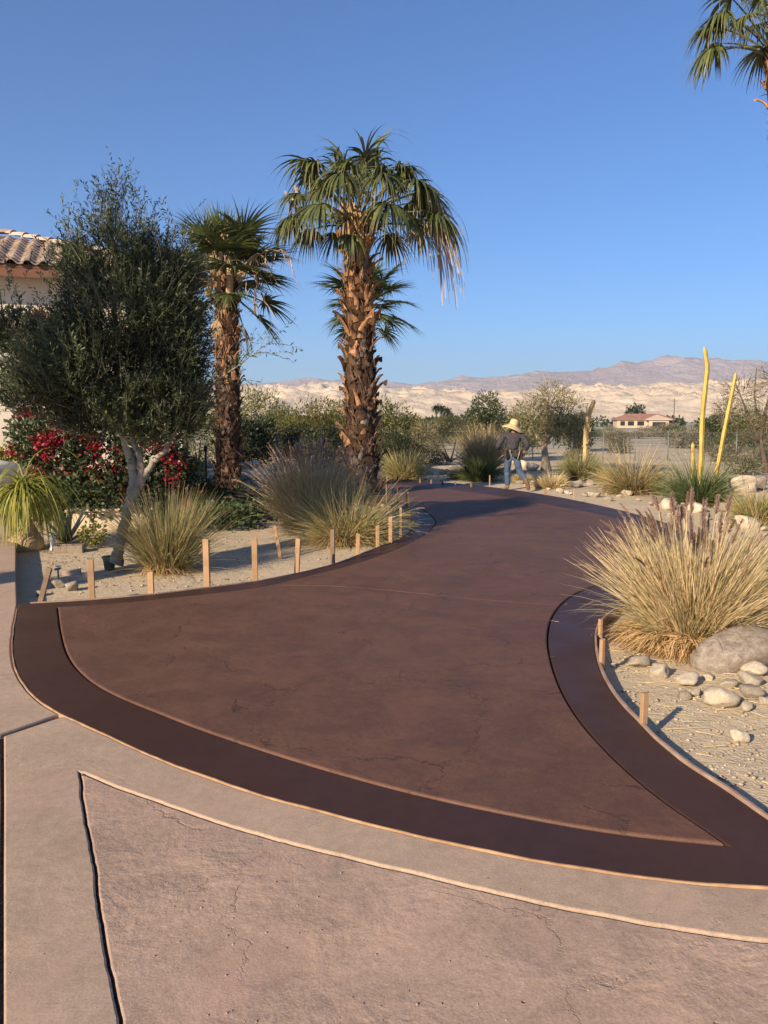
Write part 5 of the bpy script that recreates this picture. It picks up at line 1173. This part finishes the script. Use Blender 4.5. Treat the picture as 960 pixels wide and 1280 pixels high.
prism([(-1.5, 1.06), (-1.15, 1.42), (-.25, 1.47), (.18, 1.43), (.75, 1.06)], -.735, .735, 'side_window', MAT['glass_dark'])
for x in (-1.35, 1.4):
    for y in (-.80, .80):
        w_ = obj('wheel', Geo().add(*tube([(0, -.1, 0), (0, .1, 0)], .32, 20)).mesh('wheel', MAT['tyre'], False), car, (x, y, .32)); obj('rim', Geo().add(*tube([(0, -.105, 0), (0, .105, 0)], .20, 16)).mesh('rim', MAT['rim'], False), w_)
for y in (-.6, .6): V, F = box(.10, .30, .12, .02); obj('headlight', Geo().add(V + np.array([2.12, y, .60]), F).mesh('headlight', MAT['rim']), car)

# ------------------------------------------------------------------ the worker
wp = gp(640, 612, -.06); pz = ground_z(wp.x, wp.y)
man = thing('person', 'worker in straw hat, dark shirt and jeans walking away with tool belt', 'person', (wp.x, wp.y, pz + .005), R(-4))
def skin_obj(name, joints, edges, mat, parent, root=0, sub=2):
    names = list(joints); me = bpy.data.meshes.new(name)
    me.from_pydata([joints[k][0] for k in names], [(names.index(a), names.index(b)) for a, b in edges], []); me.update()
    o = obj(name, me, parent); me.materials.append(mat)
    sk = o.modifiers.new('skin', 'SKIN'); sk.use_smooth_shade = True; sk.branch_smoothing = .6
    for k, v in enumerate(me.skin_vertices[0].data):
        r_ = joints[names[k]][1]; v.radius = r_ if hasattr(r_, '__len__') else (r_, r_); v.use_root = (k == root)
    s_ = o.modifiers.new('sub', 'SUBSURF'); s_.levels = sub; s_.render_levels = sub
    return o
MAT['skin'] = mat_noise('skin', (.30, .165, .10), (.36, .20, .125), 20, .6, 0, 0)
m, nt, b = newmat('dark_shirt'); p = objc(nt); nt.links.new(ramp(nt, noise_node(nt, p, 9, 4), [(.3, (.030, .026, .031)), (.7, (.060, .051, .057))]), b.inputs['Base Color']); b.inputs['Roughness'].default_value = .9; bump(nt, b, noise_node(nt, p, 11, 3, .5, 1.5), .8, .04); MAT['shirt'] = m
m, nt, b = newmat('blue_jeans'); p = objc(nt); nt.links.new(ramp(nt, noise_node(nt, p, 8, 5), [(.3, (.025, .045, .085)), (.7, (.085, .13, .20))]), b.inputs['Base Color']); b.inputs['Roughness'].default_value = .9; bump(nt, b, noise_node(nt, p, 10, 3, .5, 1.5), .7, .03); MAT['jeans'] = m
MAT['boot'] = mat_noise('work_boot', (.13, .075, .045), (.20, .125, .08), 15, .7, .3, .004); MAT['leather'] = mat_noise('belt_leather', (.025, .02, .016), (.06, .045, .035), 12, .6, .2, .003); MAT['straw_hat'] = mat_noise('straw_hat', (.54, .38, .19), (.68, .50, .27), 30, .8, .5, .005, 90)
MAT['tool_metal'] = mat_noise('tool_metal', (.26, .22, .17), (.38, .33, .26), 10, .4, 0, 0)
J = {'pelvis': ((0, 0, .93), .09), 'belly': ((.0, .02, 1.08), .09), 'chest': ((.01, .05, 1.27), (.10, .085)), 'neck': ((.02, .07, 1.42), .055), 'head': ((.02, .09, 1.50), .075), 'crown': ((.02, .10, 1.60), .075),
     'lsh': ((-.18, .05, 1.35), .06), 'lel': ((-.35, .02, 1.07), .045), 'lwr': ((-.27, .24, .98), .030), 'lpalm': ((-.23, .31, .97), (.038, .022)),
     'rsh': ((.20, .05, 1.35), .06), 'rel': ((.33, -.04, 1.11), .045), 'rwr': ((.31, .14, .92), .030), 'rpalm': ((.295, .20, .87), (.022, .038)),
     'lhip': ((-.10, .02, .86), .07), 'lkn': ((-.11, .14, .48), .058), 'lan': ((-.10, .10, .09), .042), 'ltoe': ((-.11, .27, .045), .042),
     'rhip': ((.10, 0, .86), .07), 'rkn': ((.17, .04, .47), .058), 'ran': ((.30, -.34, .25), .042), 'rtoe': ((.36, -.27, .06), .042)}
E = [('pelvis', 'belly'), ('belly', 'chest'), ('chest', 'neck'), ('neck', 'head'), ('head', 'crown'), ('chest', 'lsh'), ('lsh', 'lel'), ('lel', 'lwr'), ('lwr', 'lpalm'), ('chest', 'rsh'), ('rsh', 'rel'), ('rel', 'rwr'), ('rwr', 'rpalm'),
     ('pelvis', 'lhip'), ('lhip', 'lkn'), ('lkn', 'lan'), ('lan', 'ltoe'), ('pelvis', 'rhip'), ('rhip', 'rkn'), ('rkn', 'ran'), ('ran', 'rtoe')]
for sname, w, d_ in (('l', J['lpalm'][0], Vector((.35, .75, -.35))), ('r', J['rpalm'][0], Vector((-.1, .7, -.6)))):
    d_ = d_.normalized(); sd_ = d_.cross(Vector((0, 0, 1))).normalized()
    for k, (off, ln_) in enumerate([(-.028, .062), (-.010, .075), (.010, .072), (.027, .055)]):
        a = Vector(w) + sd_ * off + d_ * .03; b_ = a + d_ * ln_ * .55; c = b_ + (d_ * .5 + Vector((0, -.2, -.7))).normalized() * ln_ * .5
        for q, (pt_, r_) in enumerate(((a, .0085), (b_, .008), (c, .0068))): J['%sf%d%d' % (sname, k, q)] = (tuple(pt_), r_)
        E += [(sname + 'palm', '%sf%d0' % (sname, k)), ('%sf%d0' % (sname, k), '%sf%d1' % (sname, k)), ('%sf%d1' % (sname, k), '%sf%d2' % (sname, k))]
    a = Vector(w) + sd_ * (.035 if sname == 'l' else -.035); b_ = a + (d_ + Vector((0, 0, -.3))).normalized() * .04
    J[sname + 't0'] = (tuple(a), .010); J[sname + 't1'] = (tuple(b_), .009); E += [(sname + 'palm', sname + 't0'), (sname + 't0', sname + 't1')]
skin_obj('body', J, E, MAT['skin'], man)
Js = {'waist': ((0, .0, .93), (.165, .135)), 'belly': ((0, .02, 1.08), (.165, .14)), 'chest': ((.01, .05, 1.26), (.19, .15)), 'collar': ((.02, .07, 1.40), .085), 'collar_top': ((.02, .075, 1.46), .068), 'lsh': ((-.18, .05, 1.34), .085), 'lmid': ((-.28, .03, 1.2), .078), 'lel': ((-.36, .02, 1.06), .07), 'lcu': ((-.29, .18, 1.0), .052),
      'rsh': ((.20, .05, 1.34), .085), 'rmid': ((.285, .0, 1.22), .082), 'rel': ((.345, -.04, 1.10), .075), 'rcu': ((.32, .09, .96), .056)}
skin_obj('shirt', Js, [('waist', 'belly'), ('belly', 'chest'), ('chest', 'collar'), ('collar', 'collar_top'), ('chest', 'lsh'), ('lsh', 'lmid'), ('lmid', 'lel'), ('lel', 'lcu'), ('chest', 'rsh'), ('rsh', 'rmid'), ('rmid', 'rel'), ('rel', 'rcu')], MAT['shirt'], man)
Jt = {'pelvis': ((0, 0, .93), (.155, .13)), 'seat': ((0, -.01, .86), (.16, .135)), 'lhip': ((-.09, .02, .80), .105), 'lth': ((-.105, .08, .64), .092), 'lkn': ((-.11, .13, .48), .075), 'lcalf': ((-.105, .11, .28), .072), 'lan': ((-.10, .10, .10), .066), 'rhip': ((.09, 0, .80), .105), 'rth': ((.13, .03, .64), .092), 'rkn': ((.17, .03, .47), .078), 'rcalf': ((.235, -.16, .37), .074), 'ran': ((.29, -.30, .275), .066)}
skin_obj('jeans', Jt, [('pelvis', 'seat'), ('seat', 'lhip'), ('lhip', 'lth'), ('lth', 'lkn'), ('lkn', 'lcalf'), ('lcalf', 'lan'), ('seat', 'rhip'), ('rhip', 'rth'), ('rth', 'rkn'), ('rkn', 'rcalf'), ('rcalf', 'ran')], MAT['jeans'], man)
skin_obj('boot', {'a': ((-.10, .10, .17), .058), 'b': ((-.10, .09, .065), .058), 'h': ((-.10, .04, .045), .048), 'c': ((-.11, .22, .05), (.05, .045)), 'd': ((-.115, .30, .042), (.044, .034))}, [('a', 'b'), ('b', 'h'), ('b', 'c'), ('c', 'd')], MAT['boot'], man, 1)
skin_obj('boot', {'a': ((.28, -.26, .31), .062), 'b': ((.31, -.35, .23), .062), 'h': ((.32, -.40, .22), .052), 'c': ((.345, -.31, .10), (.056, .048)), 'd': ((.36, -.26, .04), (.05, .036))}, [('a', 'b'), ('b', 'h'), ('b', 'c'), ('c', 'd')], MAT['boot'], man, 1)
# tool belt
tb = thing('tool_belt', None, None); tb.parent = man
th = np.linspace(0, 2 * np.pi, 25); P = np.stack([.172 * np.cos(th), .150 * np.sin(th), .955 + 0 * th], -1); bm_ = Geo(); bm_.add(*tube(P[:-1].tolist() + [P[0].tolist()], .024, 6))
belt = obj('belt', bm_.mesh('belt', MAT['leather'], True), tb)
for x, y, rz, sx_, sz_ in [(-.15, -.11, .6, .13, .20), (.05, -.17, 0, .13, .17), (.16, -.10, -.7, .14, .24)]:
    V, F = box(sx_, .07, sz_, .015); obj('pouch', Geo().add(V + np.array([0, 0, .955 - sz_ + .03]), F).mesh('pouch', MAT['leather']), tb, (x, y, 0), (0, 0, rz))
obj('tool_handle', Geo().add(*tube([(.10, -.20, .76), (.15, -.205, .97)], .013, 6)).mesh('tool_handle', MAT['tool_metal'], True), tb); obj('tool_handle', Geo().add(*tube([(-.07, -.19, .86), (-.08, -.195, .99)], .012, 6)).mesh('tool_handle', MAT['tool_metal'], True), tb)
# hair, then the straw hat
skin_obj('hair', {'a': ((.02, .055, 1.47), .055), 'b': ((.02, .06, 1.54), .078), 'c': ((.02, .085, 1.60), .075)}, [('a', 'b'), ('b', 'c')], MAT['leather'], man)
V, F = lathe([(.0, .155), (.05, .158), (.082, .145), (.095, .11), (.105, .03), (.115, .005), (.16, -.015), (.22, -.035), (.262, -.062), (.262, -.068), (.22, -.043), (.155, -.023), (.10, -.01), (.0, -.01)], 28)
V[:, 2] += -.035 * np.clip((np.hypot(V[:, 0], V[:, 1]) - .12) / .14, 0, 1) * np.cos(2 * np.arctan2(V[:, 1], V[:, 0]) + .6)
hat = obj('straw_hat', Geo().add(V, F).mesh('straw_hat', MAT['straw_hat'], True), man, (.01, .07, 1.555), (R(12), R(15), 0))
P = np.stack([.106 * np.cos(th), .106 * np.sin(th), .025 + 0 * th], -1); obj('hat_band', Geo().add(*tube(P, .010, 6)).mesh('hat_band', mat_noise('hat_band', (.30, .20, .10), (.38, .26, .14), 20, .8, 0, 0), True), hat)

# ------------------------------------------------------------------ air
m = bpy.data.materials.new('desert_haze'); m.use_nodes = True; nt = m.node_tree; nt.nodes.remove(nt.nodes['Principled BSDF'])
pv = nt.nodes.new('ShaderNodeVolumePrincipled'); pv.inputs['Color'].default_value = (.68, .82, 1.0, 1); pv.inputs['Density'].default_value = 8.5e-5; pv.inputs['Anisotropy'].default_value = .1
nt.links.new(pv.outputs[0], nt.nodes['Material Output'].inputs['Volume'])
V, F = box(26000, 18000, 880); hz_ = obj('haze', mesh_np('haze', V + np.array([0, 3000, -60]), F, m)); tag(hz_, 'thin pale desert haze over the plain', 'haze', kind='stuff')
